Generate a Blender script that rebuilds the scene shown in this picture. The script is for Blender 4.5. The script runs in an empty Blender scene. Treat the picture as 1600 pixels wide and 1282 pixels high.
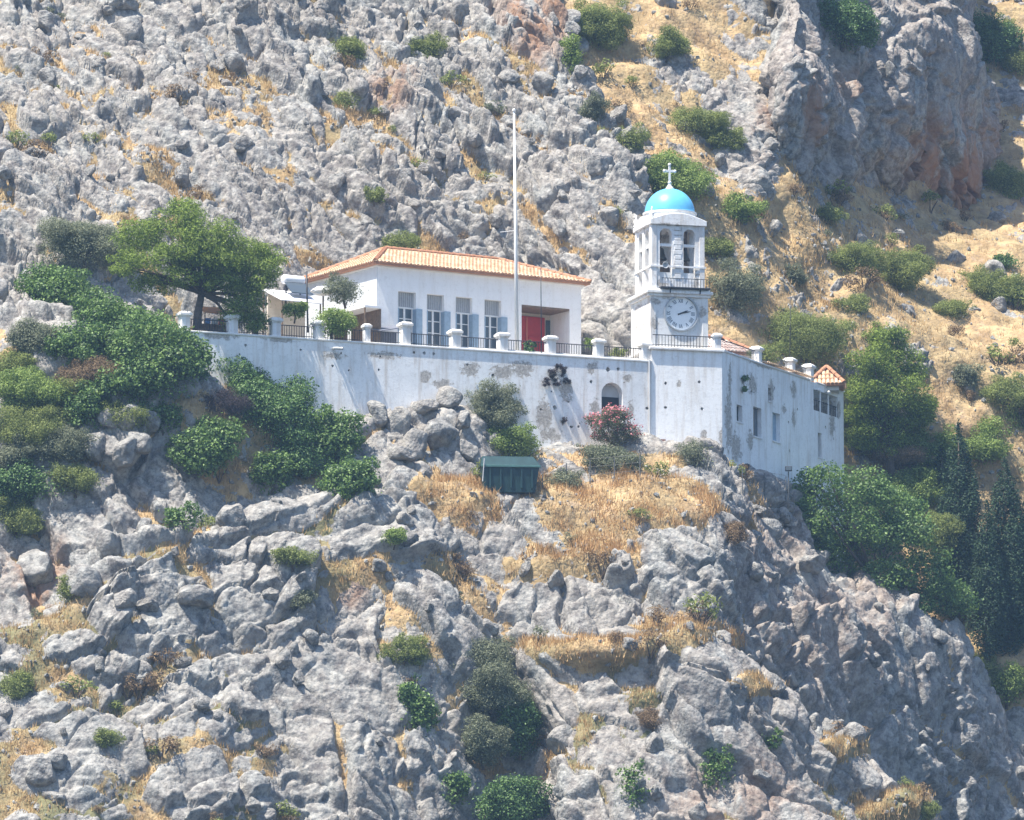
import bpy, bmesh, math, random
import numpy as np
from mathutils import Vector, Matrix
R = math.radians
random.seed(7)
S = bpy.context.scene
COL = S.collection

# ------------------------------------------------------------------ camera, sky, sun, exposure
PITCH, DIST, FPX = R(8.0), 350.0, 11200.0          # long lens from a lower viewpoint across the valley
FWD = np.array([0, math.cos(PITCH), math.sin(PITCH)])
UPV = np.array([0, -math.sin(PITCH), math.cos(PITCH)])
RGT = np.array([1.0, 0, 0])
CAMP = -DIST * FWD
cam = bpy.data.cameras.new('camera'); camo = bpy.data.objects.new('camera', cam); COL.objects.link(camo)
cam.sensor_width = 36; cam.lens = 36 * FPX / 1600
cam.clip_start = 5; cam.clip_end = 3000
camo.location = CAMP; camo.rotation_euler = (math.pi / 2 + PITCH, 0, 0)
S.camera = camo

SUN = Vector((-0.33, -0.26, 0.905)).normalized()
world = bpy.data.worlds.new('World'); S.world = world; world.use_nodes = True
wn = world.node_tree.nodes; wl = world.node_tree.links
sky = wn.new('ShaderNodeTexSky'); sky.sky_type = 'NISHITA'; sky.sun_disc = False; sky.ozone_density = 4.0
sky.sun_elevation = math.asin(SUN.z); sky.sun_rotation = math.atan2(SUN.x, SUN.y)
wl.new(sky.outputs[0], wn['Background'].inputs[0]); wn['Background'].inputs[1].default_value = 0.12
sl = bpy.data.lights.new('sun', 'SUN'); so = bpy.data.objects.new('sun', sl); COL.objects.link(so)
sl.energy = 5.0; sl.angle = R(0.5); sl.color = (1.0, 0.93, 0.81)
so.rotation_euler = SUN.to_track_quat('Z', 'Y').to_euler()
S.view_settings.view_transform = 'Standard'; S.view_settings.look = 'None'
S.view_settings.exposure = 1.0; S.view_settings.gamma = 1
HAZE = 0.00020                                      # density of the summer haze

def at(px, py, Y):
    """point at depth Y seen at photograph pixel (px, py)"""
    d = FWD * FPX + RGT * (px - 800) + UPV * (641 - py)
    return Vector(CAMP + d * ((Y - CAMP[1]) / d[1]))

# ------------------------------------------------------------------ helpers: tagging and meshes
def tag(o, label=None, cat=None, group=None, kind=None):
    if label: o['label'] = label
    if cat: o['category'] = cat
    if group: o['group'] = group
    if kind: o['kind'] = kind
    return o
def empty(name, loc=(0, 0, 0), rz=0, label=None, cat=None, group=None):
    o = bpy.data.objects.new(name, None); COL.objects.link(o)
    o.location = loc; o.rotation_euler = (0, 0, rz); o.empty_display_size = 0.3
    return tag(o, label, cat, group)
def link(name, me, mat=None, parent=None):
    o = bpy.data.objects.new(name, me); COL.objects.link(o)
    if mat and not me.materials: me.materials.append(mat)
    if parent: o.parent = parent
    return o
def npmesh(name, V, F, smooth=False):
    """mesh from numpy vertices and equal-sided faces"""
    me = bpy.data.meshes.new(name); k = F.shape[1]
    me.vertices.add(len(V)); me.vertices.foreach_set('co', np.ascontiguousarray(V, np.float32).ravel())
    me.loops.add(F.size); me.loops.foreach_set('vertex_index', np.ascontiguousarray(F, np.int32).ravel())
    me.polygons.add(len(F)); me.polygons.foreach_set('loop_start', np.arange(0, F.size, k, dtype=np.int32))
    me.update(calc_edges=True)
    me.polygons.foreach_set('use_smooth', np.full(len(F), smooth))
    return me
def attr(me, name, vals):
    a = me.attributes.new(name, 'FLOAT', 'POINT'); a.data.foreach_set('value', np.ascontiguousarray(vals, np.float32))

class MB:
    def __init__(s): s.v = []; s.f = []
    def add(s, vs, fs):
        n = len(s.v); s.v += [tuple(v) for v in vs]; s.f += [tuple(i + n for i in f) for f in fs]; return s
    def box(s, x0, x1, y0, y1, z0, z1, taper=0.0):
        t = taper
        return s.add([(x0, y0, z0), (x1, y0, z0), (x1, y1, z0), (x0, y1, z0), (x0 + t, y0 + t, z1), (x1 - t, y0 + t, z1), (x1 - t, y1 - t, z1), (x0 + t, y1 - t, z1)],
                     [(3, 2, 1, 0), (4, 5, 6, 7), (0, 1, 5, 4), (1, 2, 6, 5), (2, 3, 7, 6), (3, 0, 4, 7)])
    def tube(s, pts, rad, n=8, cap=True):
        pts = [Vector(p) for p in pts]
        if not hasattr(rad, '__len__'): rad = [rad] * len(pts)
        vs = []; fs = []
        for i, p in enumerate(pts):
            d = (pts[min(i + 1, len(pts) - 1)] - pts[max(i - 1, 0)]).normalized()
            a = d.cross(Vector((0, 0, 1)) if abs(d.z) < .9 else Vector((1, 0, 0))).normalized(); b = d.cross(a)
            for k in range(n):
                t = 2 * math.pi * k / n; vs.append(p + (a * math.cos(t) + b * math.sin(t)) * rad[i])
        for i in range(len(pts) - 1):
            for k in range(n): fs.append((i * n + k, i * n + (k + 1) % n, (i + 1) * n + (k + 1) % n, (i + 1) * n + k))
        if cap: fs.append(tuple(range(n))[::-1]); fs.append(tuple(range((len(pts) - 1) * n, len(pts) * n)))
        # keep faces pointing outward
        return s.add(vs, [f[::-1] for f in fs])
    def lathe(s, prof, n=24, c=(0, 0)):
        vs = []; fs = []
        for r, z in prof:
            for k in range(n):
                t = 2 * math.pi * k / n; vs.append((c[0] + r * math.cos(t), c[1] + r * math.sin(t), z))
        for i in range(len(prof) - 1):
            for k in range(n): fs.append((i * n + k, i * n + (k + 1) % n, (i + 1) * n + (k + 1) % n, (i + 1) * n + k))
        fs.append(tuple(range(n))[::-1]); fs.append(tuple(range((len(prof) - 1) * n, len(prof) * n)))
        return s.add(vs, fs)
    def prism(s, poly, y0, y1, axis='y'):
        """polygon in (a, z) extruded along y (or polygon in (y, z) along x)"""
        n = len(poly)
        mk = (lambda a, z, t: (a, t, z)) if axis == 'y' else (lambda a, z, t: (t, a, z))
        vs = [mk(a, z, y0) for a, z in poly] + [mk(a, z, y1) for a, z in poly]
        fs = [tuple(range(n)), tuple(range(2 * n - 1, n - 1, -1))] + [(i, i + n, (i + 1) % n + n, (i + 1) % n) for i in range(n)]
        return s.add(vs, fs)
    def mesh(s, name, bevel=0, smooth=False):
        me = bpy.data.meshes.new(name)
        bm = bmesh.new(); vs = [bm.verts.new(v) for v in s.v]
        for f in s.f:
            try: bm.faces.new([vs[i] for i in f])
            except ValueError: pass
        bmesh.ops.recalc_face_normals(bm, faces=bm.faces)
        if bevel: bmesh.ops.bevel(bm, geom=[e for e in bm.edges if e.is_manifold and e.calc_face_angle(0) > .5], offset=bevel, segments=1, affect='EDGES')
        if smooth:
            for f in bm.faces: f.smooth = True
        bm.to_mesh(me); bm.free(); return me
    def build(s, name, mat, parent=None, bevel=0, smooth=False):
        return link(name, s.mesh(name, bevel, smooth), mat, parent)
def carve(o, cutter_mb):
    """cut openings into a solid"""
    bpy.context.view_layer.update()
    c = cutter_mb.build('cutter', None); c.matrix_world = o.matrix_world.copy()
    m = o.modifiers.new('b', 'BOOLEAN'); m.object = c; m.solver = 'EXACT'; m.operation = 'DIFFERENCE'; m.use_self = True
    bpy.context.view_layer.update()
    dg = bpy.context.evaluated_depsgraph_get()
    me = bpy.data.meshes.new_from_object(o.evaluated_get(dg)); o.modifiers.clear(); o.data = me
    bpy.data.objects.remove(c)

# ------------------------------------------------------------------ noise (numpy)
def hsh(i, j, k, s=0):
    n = (i.astype(np.int64) * 73856093) ^ (j.astype(np.int64) * 19349663) ^ (k.astype(np.int64) * 83492791) ^ (s * 2654435761 & 0x7fffffff)
    n = (n ^ (n >> 13)) * 1274126177 & 0x7fffffffffff
    n = (n ^ (n >> 16)) * 668265263 & 0x7fffffffffff
    return ((n ^ (n >> 15)) & 0xffffff) / float(0xffffff)
def vnoise(p, s=0):
    f = np.floor(p); t = p - f; t = t * t * (3 - 2 * t); i, j, k = (f[:, a].astype(np.int64) for a in range(3)); r = 0
    for a in (0, 1):
        wa = t[:, 0] if a else 1 - t[:, 0]
        for b in (0, 1):
            wb = t[:, 1] if b else 1 - t[:, 1]
            for c in (0, 1):
                r = r + wa * wb * (t[:, 2] if c else 1 - t[:, 2]) * hsh(i + a, j + b, k + c, s)
    return r * 2 - 1
def fbm(p, o=4, s=0):
    r = 0; a = .5
    for q in range(o): r = r + a * vnoise(p * 2.03 ** q + 17.3 * q, s + q); a *= .5
    return r
def cells(p, s=0):
    f = np.floor(p - .5); N = len(p); f1 = np.full(N, 9.); f2 = np.full(N, 9.); idr = np.zeros((N, 3)); dv = np.zeros((N, 3))
    for a in (0, 1):
        for b in (0, 1):
            for c in (0, 1):
                i, j, k = (f[:, 0] + a).astype(np.int64), (f[:, 1] + b).astype(np.int64), (f[:, 2] + c).astype(np.int64)
                u = np.stack([hsh(i, j, k, s + 1), hsh(i, j, k, s + 2), hsh(i, j, k, s + 3)], 1)
                d = p - (np.stack([i, j, k], 1) + .2 + .6 * u); l = np.sqrt((d * d).sum(1))
                nr = l < f1
                f2 = np.where(nr, f1, np.minimum(f2, l)); f1 = np.where(nr, l, f1)
                dv[nr] = d[nr]; idr[nr] = (u[nr] * 7.31 + .37) % 1
    return f1, f2, idr, dv
def sstep(a, b, x):
    t = np.clip((x - a) / (b - a), 0, 1); return t * t * (3 - 2 * t)

# ------------------------------------------------------------------ materials
class NT:
    def __init__(s, name):
        s.m = bpy.data.materials.new(name); s.m.use_nodes = True; s.t = s.m.node_tree; s.b = s.t.nodes['Principled BSDF']
        s.b.inputs['Specular IOR Level'].default_value = .25
    def n(s, ty, **kw):
        nd = s.t.nodes.new('ShaderNode' + ty)
        for k, v in kw.items(): setattr(nd, k, v)
        return nd
    def l(s, a, b): s.t.links.new(a, b)
    def inp(s, sock, v):
        if hasattr(v, 'is_output') or hasattr(v, 'links'): s.l(v, sock)
        elif isinstance(v, (tuple, list)) and len(v) == 3 and sock.type == 'RGBA': sock.default_value = (*v, 1)
        else: sock.default_value = v
    def math(s, op, a, b=0.0, c=None, clamp=False):
        nd = s.n('Math', operation=op, use_clamp=clamp); s.inp(nd.inputs[0], a); s.inp(nd.inputs[1], b)
        if c is not None: s.inp(nd.inputs[2], c)
        return nd.outputs[0]
    def mix(s, f, a, b):
        nd = s.n('Mix', data_type='RGBA'); s.inp(nd.inputs[0], f); s.inp(nd.inputs[6], a); s.inp(nd.inputs[7], b); return nd.outputs[2]
    def ramp(s, x, a, b):
        nd = s.n('MapRange', interpolation_type='SMOOTHSTEP'); s.inp(nd.inputs[0], x); nd.inputs[1].default_value = a; nd.inputs[2].default_value = b; return nd.outputs[0]
    def co(s, kind='Object', scale=(1, 1, 1)):
        tc = s.n('TexCoord'); mp = s.n('Mapping'); mp.inputs['Scale'].default_value = scale if hasattr(scale, '__len__') else (scale,) * 3
        s.l(tc.outputs[kind], mp.inputs[0]); return mp.outputs[0]
    def noise(s, v, scale, detail=4, rough=.6, dist=0):
        nd = s.n('TexNoise'); s.l(v, nd.inputs['Vector']); nd.inputs['Scale'].default_value = scale; nd.inputs['Detail'].default_value = detail
        nd.inputs['Roughness'].default_value = rough; nd.inputs['Distortion'].default_value = dist; return nd.outputs[0]
    def voro(s, v, scale, feature='F1'):
        nd = s.n('TexVoronoi', feature=feature); s.l(v, nd.inputs['Vector']); nd.inputs['Scale'].default_value = scale; return nd.outputs[0]
    def at(s, name): return s.n('Attribute', attribute_name=name).outputs['Fac']
    def bump(s, h, strength=.5, dist=.05):
        nd = s.n('Bump'); s.l(h, nd.inputs['Height']); nd.inputs['Strength'].default_value = strength; nd.inputs['Distance'].default_value = dist
        s.l(nd.outputs[0], s.b.inputs['Normal'])
    def done(s, col, rough=.85):
        s.inp(s.b.inputs['Base Color'], col); s.inp(s.b.inputs['Roughness'], rough); return s.m

def terrain_mat(name):
    t = NT(name); v = t.co('Object')
    n1 = t.noise(v, .35, 5); n2 = t.noise(v, 2.2, 6, .7); n3 = t.noise(v, 9, 4, .7); vo = t.voro(v, 5.0)
    n4 = t.noise(v, 24, 3, .7)
    rock = t.mix(t.ramp(n2, .34, .66), (.127, .131, .136), (.405, .403, .382))
    rock = t.mix(t.math('MULTIPLY', t.ramp(n1, .45, .7), .5), rock, (.37, .36, .335))
    rock = t.mix(t.math('MULTIPLY', t.ramp(n3, .54, .70), .6), rock, (.10, .105, .11))
    rock = t.mix(t.math('MULTIPLY', t.ramp(n3, .44, .30), .6), rock, (.52, .51, .465))
    rock = t.mix(t.math('MULTIPLY', t.ramp(n4, .56, .72), .4), rock, (.14, .14, .14))
    rust = t.math('MULTIPLY', t.at('rust'), t.ramp(t.noise(t.co('Object', (1, 1, .35)), .55, 5, .65), .34, .54))
    rock = t.mix(rust, rock, t.mix(n2, (.22, .10, .055), (.40, .25, .15)))
    g1 = t.noise(v, .8, 5, .65); g2 = t.noise(v, 3.5, 4, .7); g3 = t.noise(v, .22, 3)
    soil = t.mix(t.ramp(g1, .38, .62), (.34, .23, .122), (.53, .385, .21))
    soil = t.mix(t.math('MULTIPLY', t.ramp(g2, .5, .7), .75), soil, (.19, .14, .10))
    soil = t.mix(t.math('MULTIPLY', t.ramp(t.noise(v, 1.3, 4), .55, .7), .6), soil, (.42, .31, .22))
    soil = t.mix(t.math('MULTIPLY', t.at('green'), t.ramp(g3, .35, .6)), soil, (.16, .165, .085))
    gm = t.math('ADD', t.at('grass'), t.math('MULTIPLY', t.math('SUBTRACT', n3, .5), .9))
    gm = t.ramp(gm, .4, .6)
    h = t.math('ADD', t.math('MULTIPLY', n2, .7), t.math('MULTIPLY', n3, .5)); h = t.math('ADD', t.math('SUBTRACT', h, t.math('MULTIPLY', vo, .5)), t.math('MULTIPLY', n4, .25))
    t.bump(h, .8, .13)
    return t.done(t.mix(gm, rock, soil), .9)

def plain(name, col, rough=.6, var=.0, scale=6, metal=0, spec=.3):
    t = NT(name); t.b.inputs['Metallic'].default_value = metal; t.b.inputs['Specular IOR Level'].default_value = spec
    if var:
        n = t.noise(t.co('Object'), scale, 5, .65)
        col = t.mix(t.ramp(n, .3, .7), tuple(c * (1 - var) for c in col), tuple(min(1, c * (1 + var * .6)) for c in col))
    return t.done(col, rough)
def leafmat(name, dark, light, rough=.5, trans=.35, spec=.35):
    t = NT(name); g = t.n('NewGeometry'); r = g.outputs['Random Per Island']
    n = t.noise(t.co('Object'), .9, 3)
    c = t.mix(t.ramp(t.math('ADD', t.math('MULTIPLY', r, .6), t.math('MULTIPLY', n, .6)), .25, .95), dark, light)
    t.done(c, rough); t.b.inputs['Specular IOR Level'].default_value = spec
    tr = t.n('BsdfTranslucent'); t.l(c, tr.inputs[0]); mx = t.n('MixShader'); mx.inputs[0].default_value = trans
    t.l(t.b.outputs[0], mx.inputs[1]); t.l(tr.outputs[0], mx.inputs[2]); t.l(mx.outputs[0], t.t.nodes['Material Output'].inputs[0])
    return t.m
M = {}
M['rock'] = terrain_mat('limestone hillside')
M['white'] = plain('white paint', (.80, .79, .77), .7, .06, 2)
M['iron'] = plain('dark iron', (.035, .037, .045), .5, .2)
M['wood'] = plain('weathered wood', (.20, .14, .10), .8, .3)
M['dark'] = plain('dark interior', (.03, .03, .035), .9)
M['glass'] = plain('window glass', (.08, .10, .12), .08, 0, 6, 0, .6)
M['shutter'] = plain('blue grey painted wood', (.30, .40, .50), .6, .12, 5)
M['lattice'] = plain('grey transom wood', (.34, .35, .37), .7, .15, 8)
M['red'] = plain('red painted wood', (.42, .035, .04), .5, .12, 3)
M['cream'] = plain('cream plaster', (.62, .55, .46), .8, .1, 3)
M['greyplaster'] = plain('grey plaster', (.50, .51, .52), .8, .12, 2)
M['bronze'] = plain('bell bronze', (.10, .09, .07), .4, .2, 4, .8)
M['bark'] = plain('bark', (.11, .085, .07), .9, .35, 8)
M['dome'] = plain('sky blue dome paint', (.14, .50, .80), .38, .1, 1.2, 0, .4)
M['paving'] = plain('terrace paving', (.45, .42, .38), .9, .2, 2)
M['canvas'] = plain('white tarpaulin', (.80, .80, .82), .6, .05, 3)
M['greenmetal'] = plain('dark green metal', (.018, .05, .055), .45, .2, 3)
M['orange'] = plain('orange canvas', (.55, .22, .06), .7, .1, 3)
def tilemat(name, a, b, c):
    t = NT(name); r = t.n('NewGeometry').outputs['Random Per Island']; n = t.noise(t.co('Object'), 1.2, 4)
    col = t.mix(t.ramp(r, .15, .85), a, b); col = t.mix(t.math('MULTIPLY', t.ramp(n, .52, .7), .6), col, c); return t.done(col, .8)
M['tile'] = tilemat('terracotta tile', (.50, .32, .20), (.63, .45, .30), (.60, .50, .39))
M['ridge'] = plain('ridge tile', (.44, .22, .13), .8, .2, 4)
M['pinktile'] = tilemat('pale pink tile', (.72, .52, .46), (.80, .70, .66), (.80, .76, .74))
def plaster(name, patches, base=(.78, .785, .79), dirt=.35):
    """whitewashed plaster, flaked off where patches (x, z, rx, rz) lie, with stains"""
    t = NT(name); v = t.co('Object'); sx = t.n('SeparateXYZ'); t.l(v, sx.inputs[0])
    n1 = t.noise(v, .7, 5, .6); n2 = t.noise(v, 3.2, 7, .72); n3 = t.noise(v, 8, 5, .75); st = t.noise(t.co('Object', (2.2, 2.2, .25)), 1.2, 5, .65)
    m = None
    for x, z, rx, rz in patches:
        a = t.math('MULTIPLY', t.math('SUBTRACT', sx.outputs[0], x), 1 / rx); b = t.math('MULTIPLY', t.math('SUBTRACT', sx.outputs[2], z), 1 / rz)
        d = t.math('SUBTRACT', 1.0, t.math('SQRT', t.math('ADD', t.math('MULTIPLY', a, a), t.math('MULTIPLY', b, b))), clamp=True)
        m = d if m is None else t.math('MAXIMUM', m, d)
    if m is None: m = 0.0
    nn = t.math('SUBTRACT', t.math('ADD', t.math('MULTIPLY', n2, .7), t.math('MULTIPLY', n3, .4)), .55)
    m = t.math('ADD', m, t.math('MULTIPLY', nn, 3.2))
    pm = t.ramp(m, .45, .60); halo = t.ramp(m, .05, .6)
    col = t.mix(t.math('MULTIPLY', t.ramp(n1, .45, .72), dirt), base, (.58, .59, .59))
    col = t.mix(t.math('MULTIPLY', t.ramp(st, .47, .68), dirt * 1.5), col, (.56, .49, .42))
    col = t.mix(t.math('MULTIPLY', t.ramp(n3, .52, .72), dirt * 1.3), col, (.45, .44, .43))
    col = t.mix(t.math('MULTIPLY', t.ramp(n2, .5, .7), dirt * .9), col, (.56, .56, .56))
    col = t.mix(t.math('MULTIPLY', halo, .35), col, (.60, .56, .52))
    col = t.mix(pm, col, t.mix(t.ramp(n3, .38, .62), (.30, .27, .24), (.58, .54, .49)))
    h = t.math('SUBTRACT', t.math('MULTIPLY', n3, .35), pm); t.bump(h, .7, .05)
    return t.done(col, .9)
M['oldplaster'] = plaster('old whitewash', [])
# ------------------------------------------------------------------ terrain sheets
def crom(P, n):
    """Catmull-Rom resample of P along axis 0 to n points, spaced by arc length"""
    k = P.shape[0]; L = np.r_[0, np.cumsum(np.linalg.norm(np.diff(P, axis=0), axis=2).mean(1))]
    t = np.interp(np.linspace(0, L[-1], n), L, np.arange(k)); i = np.clip(t.astype(int), 0, k - 2); f = (t - i)[:, None, None]
    g = lambda j: P[np.clip(j, 0, k - 1)]
    a, b, c, d = g(i - 1), g(i), g(i + 1), g(i + 2)
    return .5 * (2 * b + (c - a) * f + (2 * a - 5 * b + 4 * c - d) * f ** 2 + (3 * b - a - 3 * c + d) * f ** 3)
def proj(V):
    q = V - CAMP; w = q @ FWD; return 800 + FPX * (q @ RGT) / w, 641 - FPX * (q @ UPV) / w
def paint(px, py, base, blobs):
    g = np.full(len(px), float(base))
    for x, y, rx, ry, val in blobs:
        w = np.clip(1.3 - np.sqrt(((px - x) / rx) ** 2 + ((py - y) / ry) ** 2), 0, 1); w = w * w * (3 - 2 * w)
        g = g * (1 - w) + val * w
    return g
TER = []
def sheet(name, ctrl, res, grass, blobs, amp=1.0, strata=(0, 0), rust=0., rblobs=(), green=.3, big=2.4, seed=0, gblobs=(), lean=.45, amps=(.66, .56, .22, .075)):
    """ctrl[column][row] = (px, py, depth); a rocky skin is grown on the smooth sheet"""
    C = np.array([[at(*p)[:] for p in c] for c in ctrl])
    wu = np.linalg.norm(np.diff(C, axis=0), axis=2).mean(1).sum(); wv = np.linalg.norm(np.diff(C, axis=1), axis=2).mean(0).sum()
    nu, nv = int(wu / res), int(wv / res)
    G = crom(C, nu); G = crom(G.transpose(1, 0, 2), nv).transpose(1, 0, 2)
    du = np.gradient(G, axis=0); dv = np.gradient(G, axis=1); N = np.cross(du, dv); N /= np.linalg.norm(N, axis=2, keepdims=True) + 1e-9
    P = G.reshape(-1, 3); N = N.reshape(-1, 3)
    if (N @ FWD).mean() > 0: N = -N
    px, py = proj(P)
    D = N + np.array([0, 0, lean]); D /= np.linalg.norm(D, axis=1, keepdims=True)
    # broad undulation, then packed tilted blocks at three sizes along the strata
    wrp = np.stack([fbm(P * .5, 3, seed + 10), fbm(P * .5, 3, seed + 20), fbm(P * .5, 3, seed + 30)], 1)
    Q = P + wrp * .9
    a, st = strata
    if st:
        ca, sa = math.cos(a), math.sin(a); x, z = Q[:, 0] * ca + Q[:, 2] * sa, -Q[:, 0] * sa + Q[:, 2] * ca
        Q = np.stack([x / st, Q[:, 1], z * 1.15], 1)
    h = fbm(P * .22, 3, seed + 40) * 1.3
    rough = np.clip(.95 + 1.5 * fbm(P * .16, 3, seed + 70), .45, 1.6)
    for sz, am, sd, w in ((big * 2.6, amps[0], 4, .09), (big, amps[1], 1, .11), (big * .46, amps[2], 2, .13), (big * .2, amps[3], 3, .18)):
        f1, f2, r, d = cells(Q / sz + sd * 5.1, seed + sd)
        e = sstep(0.0, w, f2 - f1)
        h += am * amp * (rough if sd < 4 else 1) * (e * (.68 - .48 * f1 ** 2 + (r[:, 0] - .5) * 1.05 + (d[:, 0] * (r[:, 1] - .5) + d[:, 2] * (r[:, 2] - .55)) * 1.9) - .35)
    h += amp * .07 * fbm(P * 4.5, 3, seed + 50)
    g = paint(px, py, grass, blobs)
    lvl = fbm(P * .22, 3, seed + 40) * 1.3 + (g - .5) * 2.2 * amp + fbm(P * .6, 3, seed + 60) * .6 + fbm(P * 3, 2, seed + 61) * .05
    gr = sstep(-.06, .10, lvl - h)
    hh = np.maximum(h, lvl) - .0
    V = P + D * hh[:, None]
    idx = np.arange(nu * nv).reshape(nu, nv)
    F = np.stack([idx[:-1, :-1], idx[1:, :-1], idx[1:, 1:], idx[:-1, 1:]], -1).reshape(-1, 4)
    e1 = V[F[:, 1]] - V[F[:, 0]]; e2 = V[F[:, 3]] - V[F[:, 0]]
    if (np.cross(e1, e2) @ FWD).mean() > 0: F = F[:, ::-1]
    me = npmesh(name, V, F, True)
    attr(me, 'grass', gr); attr(me, 'rust', paint(px, py, rust, rblobs)); attr(me, 'green', paint(px, py, green, gblobs))
    o = link(name, me, M['rock']); tag(o, kind='structure')
    qx, qy = proj(V)
    TER.append(dict(o=o, V=V, N=N, g=gr, px=qx, py=qy, name=name)); return o

def grid(cols): return cols
# golden slope behind the tower and to its right
rowsY = {1400: (9, 9, 9, 9, 9, 10, 11, 11), 1150: (12, 12, 12, 12, 12, 13, 13.5, 14), 950: (14, 14, 14, 14.5, 15, 16, 16.5, 17), 800: (14, 14, 14.5, 15.5, 17, 18.5, 19.5, 20.5),
         650: (14, 14, 15, 16.5, 18, 20, 22, 23.5), 500: (15, 15, 16.5, 18.5, 21, 26, 30, 32), 350: (18, 18, 19.5, 22.5, 30, 45, 50, 50), 200: (22, 22, 23.5, 27, 46, 60, 62, 62),
         50: (27.5, 27.5, 29, 33, 52, 67, 68, 68), -100: (33.5, 33.5, 35, 39, 57, 72, 73, 73), -230: (39, 39, 41, 45, 62, 77, 78, 78)}
ctrl = [[(x, y, rowsY[y][i]) for y in rowsY] for i, x in enumerate((780, 950, 1130, 1225, 1320, 1450, 1600, 1760))]
GA0 = [(1150, 190, 75, 110, .28), (1060, 110, 50, 60, .45), (1280, 440, 60, 40, .55), (1180, 250, 50, 60, .25), (1000, 80, 40, 40, .5), (1150, 60, 60, 60, .55), (1590, 160, 60, 80, .6), (1580, 1180, 120, 100, .3)]
hill_back = sheet('grass_slope', ctrl, .095, .86, GA0, .8, (R(-35), 1.4), .15, [(1210, 200, 40, 60, .6)], .25, 1.15, 100)
# rocky hillside filling the upper left
px_ = (-230, -100, 150, 400, 600, 800, 930)
rows = {700: (-10, -9, -6, 0, 6, 10, 6.5), 560: (-6, -5, -2.5, 3, 8, 11, 7.5), 450: (-2, -1, 1.5, 5.5, 9.5, 12, 9.5), 330: (2, 3, 5.5, 8.5, 11.5, 13.5, 12.5), 200: (7, 8, 10, 12.5, 15, 17, 17.5), 80: (12, 13, 15, 17, 19.5, 21, 22.5), -60: (17, 18, 20, 22, 24.5, 26, 27), -230: (23, 24, 26, 28, 30, 32, 33)}
edge = {700: (1060, 8), 560: (1062, 9), 450: (1050, 11), 330: (1015, 15), 200: (945, 19.5), 80: (885, 24.5), -60: (865, 29), -230: (850, 35)}
pxr = lambda i, y: px_[i] if y > 250 or i < 5 else (px_[i] - (250 - y) * (.22 if i == 5 else .33))
ctrl = [[(pxr(i, y), y, rows[y][i]) for y in rows] for i in range(7)] + [[(edge[y][0], y, edge[y][1]) for y in rows]] + [[(edge[y][0] - 35, y, edge[y][1] + 7) for y in rows]]
GA1 = [(150, 170, 260, 110, .45), (430, 250, 200, 80, .42), (60, 120, 120, 60, .5), (180, 250, 160, 60, .5), (300, 330, 200, 40, .5), (800, 230, 60, 120, .42), (900, 250, 50, 70, .45), (420, 400, 80, 30, .5), (250, 90, 90, 50, .25), (560, 330, 120, 60, .36), (730, 370, 100, 50, .22), (830, 40, 60, 60, -.3), (960, 480, 60, 100, .2), (700, 120, 80, 80, .33)]
hill = sheet('hillside', ctrl, .085, .42, GA1, .95, (R(-48), 2.7), .13, [(830, 40, 60, 80, 1.0), (610, 150, 40, 40, .7)], .4, 1.12, 200)
# steep shaded cliff, upper right
ctrl = [[(1190, 420, 33), (1183, 200, 33), (1190, 80, 37), (1195, -60, 42), (1205, -230, 48)],
        [(1240, 420, 28.5), (1224, 200, 23.8), (1237, 80, 25.8), (1237, -60, 31), (1252, -230, 37)],
        [(1347, 470, 39), (1342, 220, 32), (1337, 100, 32.5), (1345, -20, 37), (1350, -230, 45)],
        [(1462, 520, 48), (1455, 260, 40), (1440, 130, 38.5), (1450, 30, 40), (1460, -180, 49)],
        [(1580, 530, 56), (1554, 290, 48), (1532, 180, 46), (1512, 70, 47), (1490, -150, 55)],
        [(1540, 530, 60), (1520, 290, 57), (1500, 180, 55), (1490, 70, 55), (1470, -150, 61)]]
ctrl = [[(x, y, 24 + (Y - 24) * (1.0 if c < 2 else 1.35) + (4 if y > 380 and c > 0 else 0)) for x, y, Y in col] for c, col in enumerate(ctrl)]
cliff = sheet('cliff', ctrl, .10, -.15, [(1420, -20, 90, 50, .2), (1370, 170, 60, 50, .2), (1460, 100, 40, 30, .25)], 1.0, (R(65), 1.6), .22, [(1485, 280, 85, 120, 1.0), (1265, 170, 20, 60, .9), (1330, 130, 30, 30, .6)], .1, 2.6, 300, (), -.1)
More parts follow.
